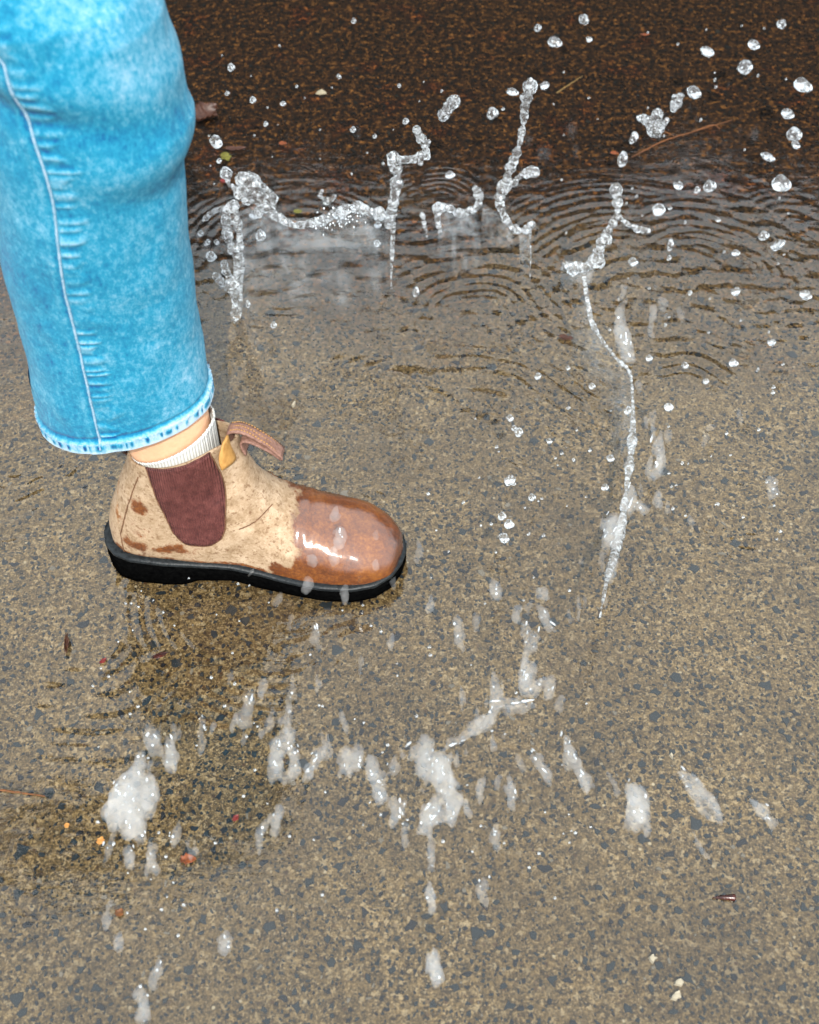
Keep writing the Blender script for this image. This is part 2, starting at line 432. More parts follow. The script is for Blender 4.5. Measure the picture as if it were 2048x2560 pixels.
# ------------------------------------------------------------------ road
def road():
    # fine sheet in view, coarse beyond; one mesh
    vs, fs = [], []
    xs = [-60, -12, -3, -1.2] + list(np.linspace(-0.9, 0.9, 61)) + [1.2, 3, 12, 60]
    ys = [-60, -12, -2, -0.2] + list(np.linspace(0.1, 2.3, 75)) + [3, 12, 60]
    for y in ys:
        for x in xs:
            z = 0.0
            if -0.95 < x < 0.95 and 0 < y < 2.4:
                z = 0.0006 * mnoise.noise(Vector((x * 9, y * 9, 0)))
            vs.append((x, y, z - 0.0004))
    nx = len(xs)
    for j in range(len(ys) - 1):
        for i in range(nx - 1):
            a = j * nx + i
            fs.append((a, a + 1, a + nx + 1, a + nx))
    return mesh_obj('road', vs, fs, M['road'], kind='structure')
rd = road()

def stone_geom(cx, cy, r, ang, asp, seed, z0=0.0, hgt=0.0009):
    k = 8
    rs = random.Random(seed)
    outer, inner = [], []
    for i in range(k):
        a = 2 * math.pi * i / k + rs.uniform(-0.36, 0.36)
        q = r * rs.choice((0.52, 0.75, 0.95, 1.1, 1.3)) * rs.uniform(0.9, 1.1)
        x, y = math.cos(a) * q, math.sin(a) * q * asp
        xr, yr = x * math.cos(ang) - y * math.sin(ang), x * math.sin(ang) + y * math.cos(ang)
        outer.append((cx + xr, cy + yr, z0 - 0.0012))
        inner.append((cx + xr * 0.80, cy + yr * 0.80, z0 + hgt * rs.uniform(0.8, 1.1)))
    vs = outer + inner + [(cx, cy, z0 + hgt * 1.12)]
    fs = [(i, (i + 1) % k, k + (i + 1) % k, k + i) for i in range(k)] + [(k + i, k + (i + 1) % k, 2 * k) for i in range(k)]
    return vs, fs
def stones():
    pts = []
    cell = {}
    rs = random.Random(11)
    tries = 0
    want = 38000
    while len(pts) < want and tries < 380000:
        tries += 1
        y = 0.02 + (2.05 - 0.02) * rs.random() ** 1.05
        half = 0.36 * (y * 0.643 + 0.705) + 0.22
        x = rs.uniform(-half, half)
        r = 0.0011 * math.exp(abs(rs.gauss(0, 0.5)))
        r = min(r, 0.0052)
        if len(pts) < 820: r = rs.uniform(0.0036, 0.0068)
        elif len(pts) < 7800: r = rs.uniform(0.0022, 0.0038)
        # clumped
        if rs.random() < 0.35 - 0.6 * mnoise.noise(Vector((x * 11, y * 11, 5))): continue
        kx, ky = int(x // 0.012), int(y // 0.012)
        ok = True
        for a in (-1, 0, 1):
            for b in (-1, 0, 1):
                for (px, py, pr) in cell.get((kx + a, ky + b), ()):
                    if (px - x) ** 2 + (py - y) ** 2 < (0.92 * (pr + r)) ** 2: ok = False; break
                if not ok: break
            if not ok: break
        if not ok: continue
        cell.setdefault((kx, ky), []).append((x, y, r)); pts.append((x, y, r))
    def show(p): return p[2] * pxm(Vector((p[0], p[1], 0)))
    def inview(p):
        d = Vector((p[0], p[1], -CAM_H)); dep = d.y * 0.6428 - d.z * 0.766
        u = 1024 + FPX * d.x / dep; vv = 1280 - FPX * (d.y * 0.766 + d.z * 0.6428) / dep
        if not (10 < u < 2038 and 20 < vv < 2550): return False
        if u < 520 and vv < 1140: return False
        if 275 < u < 1010 and 1100 < vv < 1500: return False
        return True
    order = sorted([p for p in pts if inview(p) and p[1] < 1.2], key=show, reverse=True)
    top = order[:298]; topset = set(top)
    shapes = []
    for k in range(24):
        v, f = stone_geom(0, 0, 1.0, 0, rs.uniform(0.55, 0.95), 500 + k, 0.0, 0.12)
        # unit shape, depth of the flanks set in metres by object scale
        me = bpy.data.meshes.new('stone')
        me.from_pydata([(a, b, -0.25 if c < 0 else c) for a, b, c in v], [], f); me.update()
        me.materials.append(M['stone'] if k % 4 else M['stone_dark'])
        shapes.append(me)
    for p in top:
        o = bpy.data.objects.new('stone', rs.choice(shapes)); C.objects.link(o); o.parent = rd
        o.location = (p[0], p[1], 0.0002); o.rotation_euler = (0, 0, rs.uniform(0, 6.28))
        o.scale = (p[2], p[2], min(p[2], 0.004))
    V, F, mi = [], [], []
    for q, p in enumerate(pts):
        if p in topset: continue
        v, f = stone_geom(p[0], p[1], p[2], rs.uniform(0, 6.28), rs.uniform(0.38, 0.95), q, 0.0002, 0.0006)
        b = len(V); V += v; F += [tuple(b + i for i in ff) for ff in f]
        t = rs.random(); m = 0 if t < 0.66 else (1 if t < 0.955 else 2)
        mi += [m] * len(f)
    me = bpy.data.meshes.new('small_stones'); me.from_pydata(V, [], F); me.update()
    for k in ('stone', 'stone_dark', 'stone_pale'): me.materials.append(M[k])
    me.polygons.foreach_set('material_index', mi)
    o = bpy.data.objects.new('small_stones', me); C.objects.link(o); o.parent = rd; o['kind'] = 'stuff'
stones()

# ------------------------------------------------------------------ puddle water
WZ = 0.0050
def puddle():
    x0, x1, y0, y1 = -1.15, 1.15, -0.30, 2.2
    st = 0.0022
    nx = int((x1 - x0) / st); ny = int((y1 - y0) / st)
    X, Y = np.meshgrid(np.linspace(x0, x1, nx), np.linspace(y0, y1, ny))
    Z = np.zeros_like(X)
    def rings(u, v, lam, amp, r0, r1, soft=0.03):
        nonlocal Z
        c = gnd(u, v)
        r = np.hypot(X - c.x, Y - c.y)
        e = 1 / (1 + np.exp(-(r - r0) / (soft * 0.25))) * 1 / (1 + np.exp((r - r1) / (soft * 0.5)))
        th = np.arctan2(Y - c.y, X - c.x)
        ph = 1.1 * np.sin(th * 2 + u) + 0.9 * np.sin(th * 5 + v) + 1.6 * np.sin(r * 70 + u) 
        gate = np.clip(0.30 + 0.9 * np.sin(th * 1 + u * 1.7) + 0.6 * np.sin(th * 3 + v) + 0.5 * np.sin(th * 7 + r * 60), 0, 1)
        Z += (2.1 + 4.2 * sm(700, 1100, v)) * amp * e * gate * np.sin(2 * np.pi * r / lam + ph) 
    # concentric ripples where drops fell (photo positions)
    rings(1190, 810, 0.0150, 0.00016, 0.045, 0.115)
    rings(1090, 520, 0.0115, 0.00011, 0.030, 0.075)
    rings(2010, 585, 0.0125, 0.00014, 0.012, 0.080)
    rings(1700, 1010, 0.0170, 0.00011, 0.045, 0.095)
    rings(1760, 700, 0.0150, 0.00014, 0.050, 0.150)
    rings(1880, 1290, 0.0190, 0.00016, 0.028, 0.062)
    rings(1900, 1440, 0.0170, 0.00011, 0.030, 0.058)
    rings(1570, 700, 0.0130, 0.00012, 0.060, 0.18)
    rings(720, 640, 0.0140, 0.00011, 0.05, 0.14)
    rings(60, 1150, 0.021, 0.00013, 0.02, 0.13)
    rings(1150, 1180, 0.022, 0.00010, 0.10, 0.17)
    rings(720, 1470, 0.0135, 0.00015, 0.06, 0.145)
    rings(980, 1740, 0.0150, 0.00009, 0.04, 0.09)
    rings(1640, 800, 0.0165, 0.00010, 0.09, 0.20)
    rings(250, 1600, 0.0180, 0.00010, 0.03, 0.10)
    # travelling chop, strongest around and behind the splash, nearly calm towards the camera
    rs = np.random.default_rng(3)
    foot = gnd(720, 1400)
    D = np.hypot(X - foot.x, Y - foot.y)
    def gauss(u, v, s):
        c = gnd(u, v); return np.exp(-((X - c.x) ** 2 + (Y - c.y) ** 2) / (2 * s * s))
    band = np.exp(-((Y - 1.13) / 0.17) ** 2) * (1.35 + 0.5 * np.tanh((X - 0.1) * 8))
    near = np.exp(-(D / 0.17) ** 2)
    env = 0.36 + 1.8 * band + 3.2 * near + 0.5 * gauss(80, 1300, 0.12) + 0.5 * gauss(1800, 1250, 0.16) + 0.25 * gauss(300, 1650, 0.10)
    env *= 1 / (1 + np.exp((Y - 1.36) / 0.03)) * 0.93 + 0.07
    for k in range(46):
        lam = rs.uniform(0.010, 0.042)
        th = rs.normal(np.pi / 2, 0.75)
        ph = rs.uniform(0, 6.28)
        kx, ky = np.cos(th) * 2 * np.pi / lam, np.sin(th) * 2 * np.pi / lam
        wob = 0.6 * np.sin(X * rs.uniform(15, 45) + rs.uniform(0, 6)) + 0.6 * np.sin(Y * rs.uniform(15, 45) + rs.uniform(0, 6))
        patch = 0.5 + 0.5 * np.sin(X * rs.uniform(8, 26) + rs.uniform(0, 6)) * np.sin(Y * rs.uniform(8, 26) + rs.uniform(0, 6))
        Z += env * patch * (lam * 0.00125) * np.sin(kx * X + ky * Y + ph + wob)
    # the low ridge of water the foot has pushed outwards
    cc = gnd(780, 1240); th = np.arctan2(Y - cc.y, X - cc.x); Dr = np.hypot((X - cc.x) / 1.0, (Y - cc.y) / 1.05)
    Rr = 0.188 + 0.012 * np.sin(th * 3 + 1) + 0.007 * np.sin(th * 7) + 0.004 * np.sin(th * 13 + 2)
    am = 0.55 + 0.35 * np.sin(th * 2 + 0.6) + 0.25 * np.sin(th * 5 + 2)
    Z += 0.0019 * np.clip(am, 0.1, 1.2) * np.exp(-((Dr - Rr) / 0.015) ** 2) * (1 + 0.5 * np.sin(X * 160 + 3 * np.sin(Y * 60)) * np.sin(Y * 140 + 2 * np.sin(X * 50)))
    Z = np.maximum(Z, -0.0030)
    Zc = Z + WZ
    V = np.stack([X, Y, Zc], -1).reshape(-1, 3)
    idx = np.arange(nx * ny).reshape(ny, nx)
    F = np.stack([idx[:-1, :-1], idx[:-1, 1:], idx[1:, 1:], idx[1:, :-1]], -1).reshape(-1, 4)
    me = bpy.data.meshes.new('puddle_water')
    me.vertices.add(len(V)); me.vertices.foreach_set('co', V.astype(np.float32).ravel())
    me.loops.add(F.size); me.loops.foreach_set('vertex_index', F.astype(np.int32).ravel())
    me.polygons.add(len(F))
    me.polygons.foreach_set('loop_start', (np.arange(len(F)) * 4).astype(np.int32))
    me.polygons.foreach_set('loop_total', np.full(len(F), 4, np.int32))
    me.update(calc_edges=True)
    o = link('puddle_water', me, M['puddle'], kind='structure')
puddle()

# ------------------------------------------------------------------ hedge on the far side (seen in the water as the dark reflection)
def hedge():
    root = empty('hedge', (0, 4.6, 0), 'tall dark evergreen hedge beyond the road, mirrored as the dark far water', 'hedge')
    rs = random.Random(5)
    V, F = [], []
    def top(x): return 2.28 + 0.40 * mnoise.noise(Vector((x * 1.3, 3, 0))) + 0.10 * mnoise.noise(Vector((x * 3.1, 8, 0)))
    # core
    n = 80
    for i in range(n + 1):
        x = -8 + 16 * i / n
        h = top(x) - 0.08
        for (yy, zz) in ((-0.35, 0.1), (-0.48, h * 0.5), (-0.3, h), (0.35, h), (0.5, h * 0.5), (0.35, 0.1)):
            V.append((x, yy + 0.08 * mnoise.noise(Vector((x * 3, zz * 3, yy))), zz))
    for i in range(n):
        for j in range(5):
            a = i * 6 + j; F.append((a, a + 1, a + 7, a + 6))
    for _ in range(15000):
        x = rs.uniform(-8, 8); h = top(x)
        if rs.random() < 0.75: c = Vector((x, -0.5 + rs.uniform(-0.1, 0.05), rs.uniform(0.05, h)))
        else: c = Vector((x, rs.uniform(-0.45, 0.45), h + rs.uniform(-0.08, 0.06)))
        s = rs.uniform(0.025, 0.055)
        a = Vector((rs.uniform(-1, 1), rs.uniform(-1, 1), rs.uniform(-1, 1))).normalized() * s
        b = a.cross(Vector((rs.uniform(-1, 1), rs.uniform(-1, 1), rs.uniform(-1, 1)))).normalized() * s * 0.55
        k = len(V); V += [c - a, c + b, c + a, c - b]; F.append((k, k + 1, k + 2, k + 3))
    mesh_obj('foliage', V, F, M['hedge'], root, False, 'stuff')
    for k in range(12):
        bm = bmesh.new(); x = -7.5 + k * 1.36
        tube_into(bm, [(x, 0, 0), (x + 0.03, 0.02, 0.5), (x - 0.02, 0, 1.2)], [0.035, 0.03, 0.02], 8)
        bm_obj('trunk', bm, M['bark'], root)
hedge()

# ------------------------------------------------------------------ person: leg, jeans, sock, boot
BX, BY = -0.2835, 0.7215            # back of the heel, centre line of the boot
BROT = R(-3.0)
person = empty('person', (BX + 0.08, BY, 0), 'person stepping into the puddle, lower leg in pale blue jeans with a tan ankle boot', 'person')
pinv = Vector(person.location)
def W(p):                          # boot-local to world, relative to the person empty
    x, y, z = p
    x *= 0.975; z = z - 0.0045 * sm(0.10, 0.17, z) - 0.010 * sm(0.0, 0.03, y) * sm(0.12, 0.17, z) - 0.004 * sm(0.13, 0.147, x) * sm(0.13, 0.17, z) * sm(0.193, 0.178, z); x -= 0.006 * sm(0.13, 0.175, z) * sm(0.06, 0.14, x)
    z += (0.002 + 0.008 * sm(0.06, 0.13, x)) * sm(0.0, 0.028, -y) * sm(0.13, 0.165, z) * sm(0.2, 0.18, z)
    X = BX + x * math.cos(BROT) - y * math.sin(BROT); Yy = BY + x * math.sin(BROT) + y * math.cos(BROT)
    return Vector((X, Yy, z)) - pinv

# rings: T.x T.z B.x B.z near far expo
RG = [
    (0.2850, 0.031, 0.2845, 0.022, 0.004, 0.003, 2.0),
    (0.2830, 0.040, 0.283, 0.0170, 0.012, 0.015, 2.1),
    (0.2760, 0.048, 0.277, 0.0135, 0.030, 0.025, 2.2),
    (0.2620, 0.056, 0.264, 0.012, 0.038, 0.034, 2.3),
    (0.2420, 0.063, 0.245, 0.011, 0.0430, 0.040, 2.35),
    (0.2180, 0.069, 0.220, 0.011, 0.0450, 0.0445, 2.35),
    (0.1960, 0.076, 0.192, 0.011, 0.0425, 0.0450, 2.3),
    (0.1780, 0.085, 0.162, 0.011, 0.0370, 0.0430, 2.3),
    (0.1660, 0.097, 0.130, 0.011, 0.0335, 0.0410, 2.35),
    (0.1580, 0.110, 0.098, 0.020, 0.0330, 0.0380, 2.4),
    (0.1530, 0.122, 0.062, 0.021, 0.0340, 0.0365, 2.4),
    (0.1500, 0.133, 0.030, 0.022, 0.0345, 0.0360, 2.4),
    (0.1485, 0.143, 0.008, 0.028, 0.0345, 0.0355, 2.3),
    (0.1480, 0.152, 0.005, 0.050, 0.0350, 0.0345, 2.2),
    (0.1475, 0.159, 0.011, 0.075, 0.0355, 0.0340, 2.15),
    (0.1472, 0.165, 0.021, 0.100, 0.0360, 0.0330, 2.1),
    (0.1472, 0.170, 0.030, 0.122, 0.0362, 0.0322, 2.1),
    (0.1472, 0.174, 0.037, 0.140, 0.0362, 0.0315, 2.1),
    (0.1472, 0.177, 0.041, 0.154, 0.0360, 0.0310, 2.1),
]
def gauss_s(x, m, s): return math.exp(-((x - m) / s) ** 2)
def boot():
    root = bpy.data.objects.new('boot', None); C.objects.link(root); root.parent = person
    root['label'] = 'tan leather ankle boot, its toe soaked dark orange, black sole in the water'
    N, SEG = 120, 112
    rr = crom(RG, N)
    V = []
    for i, q in enumerate(rr):
        tx, tz, bx, bz, wn, wf, e = q
        cxx, czz = (tx + bx) / 2, (tz + bz) / 2
        hx, hz = (tx - bx) / 2, (tz - bz) / 2
        for j in range(SEG):
            a = 2 * math.pi * j / SEG        # 0 = top, pi = bottom
            ca, sa = math.cos(a), math.sin(a)
            if ca < 0: e = q[6] + 3.4 * sm(13.0, 9.0, i / (N - 1) * 18) * sm(0.0, 1.0, i / (N - 1) * 18)
            else: e = q[6]
            ce = math.copysign(abs(ca) ** (2 / e), ca); se = math.copysign(abs(sa) ** (2 / e), sa)
            wdt = wn if sa < 0 else wf
            # pear section: widest below the middle
            pe = 1.0 - 0.10 * max(0, ca) * (1 - i / N) + 0.02 * max(0, -ca)
            x = cxx + hx * ce; z = czz + hz * ce; y = se * wdt * pe
            # flex creases over the vamp
            cr = 0.0010 * math.sin(x * 520 + 2.2 * mnoise.noise(Vector((x * 30, y * 30, z * 30)))) * gauss_s(x, 0.188, 0.018) * max(0, ca)
            ln = 0.0022 * mnoise.noise(Vector((x * 26, y * 26, z * 26))) + 0.0008 * mnoise.noise(Vector((x * 90, y * 90, z * 90)))
            k = (ln + cr) * sm(0, 8, i)
            V.append([x, y + (k if sa > 0 else -k), z + k * 0.6])
    def idx(i, j): return i * SEG + j % SEG
    # nearest side point helper uses the same grid
    side = V
    F = []
    for i in range(N - 1):
        for j in range(SEG): F.append((idx(i, j), idx(i, j + 1), idx(i + 1, j + 1), idx(i + 1, j)))
    F.append(tuple(idx(0, j) for j in range(SEG)))
    # collar lip and inner wall
    b = len(V)
    for (off, dz) in ((0.0012, 0.0012), (0.0028, 0.0008), (0.0035, -0.010), (0.004, -0.035)):
        cx = sum(V[idx(N - 1, j)][0] for j in range(SEG)) / SEG
        for j in range(SEG):
            x, y, z = V[idx(N - 1, j)]
            d = math.hypot(x - cx, y); s = (d - off) / d
            V.append([cx + (x - cx) * s, y * s, z + dz])
    for L in range(4):
        for j in range(SEG):
            a0 = idx(N - 1, j) if L == 0 else b + (L - 1) * SEG + j
            a1 = idx(N - 1, j + 1) if L == 0 else b + (L - 1) * SEG + (j + 1) % SEG
            F.append((a0, a1, b + L * SEG + (j + 1) % SEG, b + L * SEG + j))
    def ztop0(x): return interp(x, [0, .05, .12, .17, .22, .26, .285], [.0375, .0355, .0305, .0240, .0225, .0230, .0265])
    wet, scf = [], []
    for (x, y, z) in V:
        # soaked toe: everything in front of a ragged line
        line = 0.186 + 0.012 * mnoise.noise(Vector((y * 24, z * 24, 1))) + 0.004 * mnoise.noise(Vector((y * 90, z * 90, 6)))
        m = sm(line - 0.012, line + 0.012, x + (0.10 * max(0, -y - 0.036)) * 3)
        if x < 0.20 and y < -0.02: m = max(m, sm(0.150, 0.172, x) * sm(0.050, 0.036, z))
        m = max(m, sm(0.155, 0.170, x) * sm(0.0, 0.02, y) * sm(0.12, 0.05, z) * 0.9)
        # splash-up marks on the heel quarter
        m = max(m, 0.85 * gauss_s(x, 0.037, 0.018) * gauss_s(z, 0.055, 0.010), 0.80 * gauss_s(x, 0.068, 0.024) * gauss_s(z, 0.050, 0.0075), 0.42 * sm(0.145, 0.10, x) * sm(0.15, 0.07, z) * 0.8)
        m = max(m, 0.82 * gauss_s(x, 0.050, 0.010) * gauss_s(z, 0.107, 0.013))
        m = max(m, sm(0.006, 0.002, z - ztop0(x)) * 0.60)
        wet.append(m)
        s = 0.55 * gauss_s(x - 0.020 - 0.12 * (z - 0.06), 0.0, 0.004) * sm(0.05, 0.07, z) + 0.50 * gauss_s(x, 0.06, 0.02) * sm(0.14, 0.165, z)
        s = max(s, 0.40 * sm(0.135, 0.14, x) * sm(0.10, 0.12, z))
        scf.append(s)
    o = mesh_obj('upper', [W(v) for v in V], F, M['leather'], root)
    for nme, arr in (('wet', wet), ('scuff', scf)):
        at = o.data.attributes.new(nme, 'FLOAT', 'POINT'); at.data.foreach_set('value', arr)
    # --- elastic gores: patches lifted off the upper
    def surf(i, a):                      # smooth position on the upper for ring float i, angle a
        i = max(0, min(N - 1.001, i)); k = int(i); f = i - k
        jj = (a / (2 * math.pi) * SEG) % SEG; m = int(jj); g = jj - m
        P = lambda p, q: Vector(V[idx(p, q)])
        return (P(k, m) * (1 - g) + P(k, m + 1) * g) * (1 - f) + (P(k + 1, m) * (1 - g) + P(k + 1, m + 1) * g) * f
    # project by x,z on the side: search for the surface y
    def side_y(x, z, sgn):
        best, by = 1e9, 0
        for i in range(60, N):
            for j in (range(SEG // 2 + 4, SEG - 3) if sgn < 0 else range(4, SEG // 2 - 3)):
                p = V[idx(i, j)]
                d = (p[0] - x) ** 2 + (p[2] - z) ** 2
                if d < best: best = d; by = p[1]
        return by
    for sgn in (-1, 1):
        gv, gf = [], []
        nu, nv = 14, 26
        for v_ in range(nv + 1):
            t = v_ / nv
            z = 0.1665 - 0.104 * t
            xl = interp(t, [0, .2, .5, .8, .93, 1], [0.0645, 0.067, 0.071, 0.0755, 0.0795, 0.086])
            xr = interp(t, [0, .2, .5, .8, .93, 1], [0.1275, 0.1285, 0.1285, 0.1250, 0.1195, 0.1100])
            for u_ in range(nu + 1):
                s = u_ / nu
                x = xl + (xr - xl) * s
                zz = z + 0.0110 * s * (1 - t) - 0.004 * (1 - t)
                edge = min(1, 6 * min(s, 1 - s, 1 - t + 0.2))
                y = side_y(x, zz, sgn) + sgn * (0.0007 + 0.0012 * edge)
                gv.append(W((x, y, zz)))
        for v_ in range(nv):
            for u_ in range(nu):
                a = v_ * (nu + 1) + u_; gf.append((a, a + 1, a + nu + 2, a + nu + 1))
        e = mesh_obj('elastic_panel', gv, gf, M['elastic'], root)
        md = e.modifiers.new('thick', 'SOLIDIFY'); md.thickness = 0.0012; md.offset = 0
        # seam cord round the gore
        bm = bmesh.new()
        loop = [gv[v_ * (nu + 1)] for v_ in range(nv + 1)] + [gv[nv * (nu + 1) + u_] for u_ in range(1, nu)] + [gv[v_ * (nu + 1) + nu] for v_ in range(nv, -1, -1)]
        tube_into(bm, loop, 0.00085, 6)
        bm_obj('seam', bm, M['stitch'], root)
        # dark rolled top edge
        bm = bmesh.new(); tube_into(bm, [gv[u_] for u_ in range(nu + 1)], 0.0009, 6)
        bm_obj('elastic_edge', bm, M['elastic'], root)
        # back strap seam and vamp seam
        bm = bmesh.new(); pts = []
        for z in np.linspace(0.03, 0.146, 24):
            x = interp(z, [0.03, 0.06, 0.10, 0.146], [0.022, 0.022, 0.036, 0.054]); pts.append(W((x, side_y(x, z, sgn) + sgn * 0.0004, z)))
        tube_into(bm, pts, 0.0006, 6); bm_obj('seam', bm, M['stitch'], root)
        bm = bmesh.new(); pts = []
        for t in np.linspace(0, 1, 20):
            x = 0.137 + 0.030 * t; z = 0.083 + 0.016 * t ** 1.4
            pts.append(W((x, side_y(x, z, sgn) + sgn * 0.0004, z)))
        tube_into(bm, pts, 0.00055, 6); bm_obj('seam', bm, M['stitch'], root)
    # --- sole
    # outline control (x, near, far)
    OX = [0, .004, .014, .03, .06, .095, .125, .155, .185, .212, .24, .262, .277, .285, .2885]
    ON = [.004, .018, .029, .0350, .0370, .0355, .0345, .0380, .0440, .0485, .0485, .0430, .0320, .0180, .004]
    OF = [.004, .017, .028, .0335, .0370, .0395, .0420, .0440, .0465, .0470, .0425, .0350, .0250, .0140, .003]
    def outline(grow, n=72):
        ts = 0.5 - 0.5 * np.cos(np.linspace(0, math.pi, n))
        xs = ts * 0.2885
        nearp = [(x, -interp(x, OX, ON)) for x in xs]; farp = [(x, interp(x, OX, OF)) for x in xs[::-1]]
        pts = nearp + farp[1:-1]
        m = len(pts); out = []
        for k in range(m):
            a = Vector(pts[k - 2]); c = Vector(pts[(k + 2) % m]); t = c - a
            nrm = Vector((t.y, -t.x))
            if nrm.length > 1e-9: nrm.normalize()
            out.append((pts[k][0] + nrm.x * grow - 0.0015, pts[k][1] + nrm.y * grow))
        return out
    def ztop(x): return interp(x, [0, .05, .12, .17, .22, .26, .285], [.0375, .0355, .0305, .0240, .0225, .0230, .0265])
    def zbot(x): return interp(x, [0, .012, .075, .090, .125, .150, .25, .275, .29], [.004, .0005, .0005, .0070, .0075, .0010, .0005, .0035, .0075])
    def layer(name, mat, prof):
        V2, F2, rings = [], [], []
        for (g, fz) in prof:
            ol = outline(g); rings.append(len(V2))
            for (x, y) in ol: V2.append(W((x, y, fz(x))))
        m = len(ol)
        for r in range(len(rings) - 1):
            for k in range(m): F2.append((rings[r] + k, rings[r] + (k + 1) % m, rings[r + 1] + (k + 1) % m, rings[r + 1] + k))
        # strips across: near k pairs with far m-k
        half = m // 2
        for r in (rings[0], rings[-1]):
            for k in range(0, half):
                a, b2 = r + k, r + k + 1
                c, d = r + (m - k - 1) % m, r + (m - k) % m
                if len({a, b2, c, d}) == 4: F2.append((a, b2, c, d))
                else: F2.append(tuple(dict.fromkeys((a, b2, c, d))))
        return mesh_obj(name, V2, F2, mat, sole)
    sole = bpy.data.objects.new('sole', None)
    C.objects.link(sole); sole.parent = root
    # keep within three levels: the sole pieces hang on the boot's own sole mesh
    bpy.data.objects.remove(sole)
    sole = root
    layer('sole', M['rubber'], [(-.004, lambda x: zbot(x)), (-.0005, lambda x: zbot(x) + .0004), (.0006, lambda x: zbot(x) + .002), (.0012, lambda x: (zbot(x) + ztop(x)) / 2), (.0008, lambda x: ztop(x) - .0044), (-.0010, lambda x: ztop(x) - .0036)])
    layer('welt', M['welt'], [(-.002, lambda x: ztop(x) - .0038), (.0012, lambda x: ztop(x) - .0036), (.0014, lambda x: ztop(x) - .0030), (.0014, lambda x: ztop(x) - .0012), (.0012, lambda x: ztop(x) - .0001), (-.003, lambda x: ztop(x) + .0003)])
    # --- pull loops
    def ribbon(name, path, width, mat, thick=0.0013, yc=0.0, rows=5, tilt=0.0):
        P = crom(path, 34); V3, F3 = [], []
        for i, p in enumerate(P):
            for r in range(rows):
                s = r / (rows - 1) - 0.5
                V3.append(W((p[0] + tilt * s, yc + s * width, p[1] + 0.0006 * math.cos(s * 6))))
        for i in range(len(P) - 1):
            for r in range(rows - 1):
                a = i * rows + r; F3.append((a, a + 1, a + rows + 1, a + rows))
        e = mesh_obj(name, V3, F3, mat, root)
        md = e.modifiers.new('thick', 'SOLIDIFY'); md.thickness = thick; md.offset = 0
        return e
    ribbon('pull_loop', [(0.143, 0.160), (0.1395, 0.176), (0.1415, 0.1845), (0.151, 0.186), (0.163, 0.181), (0.174, 0.171), (0.181, 0.158)], 0.015, M['ribbon'], 0.0022)
    ribbon('pull_loop', [(0.181, 0.158), (0.180, 0.1555), (0.173, 0.165), (0.162, 0.174), (0.153, 0.177), (0.149, 0.172), (0.150, 0.160)], 0.0145, M['ribbon'], 0.0018)
    for s in (-0.0055, 0.0, 0.0055):        # woven stitching on the loop
        bm = bmesh.new()
        pp = crom([(0.1425, 0.1860), (0.151, 0.1873), (0.163, 0.1823), (0.174, 0.1723), (0.180, 0.161)], 44)
        for k in range(0, 43, 2):
            tube_into(bm, [W((pp[k][0], s, pp[k][1] + .0005)), W((pp[k + 1][0], s, pp[k + 1][1] + .0005))], 0.00055, 5)
        bm_obj('stitching', bm, M['yellow_lining'], root)
    # yellow lining tab that stands up inside the front of the collar
    V3, F3 = [], []
    for i in range(10):
        t = i / 9
        for j in range(9):
            s = j / 8 - 0.5
            wd = 0.036 * (1 - 0.50 * t ** 2.2)
            V3.append(W((0.1440 - 26 * (s * wd) ** 2 - 0.001 * t, s * wd - 0.017, 0.160 + 0.0265 * t * (1 - 0.25 * abs(s)))))
    for i in range(9):
        for j in range(8):
            a = i * 9 + j; F3.append((a, a + 1, a + 10, a + 9))
    e = mesh_obj('lining_tab', V3, F3, M['yellow_lining'], root); md = e.modifiers.new('thick', 'SOLIDIFY'); md.thickness = 0.0016
    # rear pull tab peeping out under the hem
    ribbon('heel_tab', [(0.044, 0.146), (0.030, 0.160), (0.012, 0.168), (-0.004, 0.163), (-0.007, 0.154)], 0.011, M['brown'], 0.002)
    ribbon('heel_tab', [(-0.005, 0.1545), (-0.001, 0.1600), (0.010, 0.164), (0.028, 0.156)], 0.010, M['straw'], 0.0012)
boot()

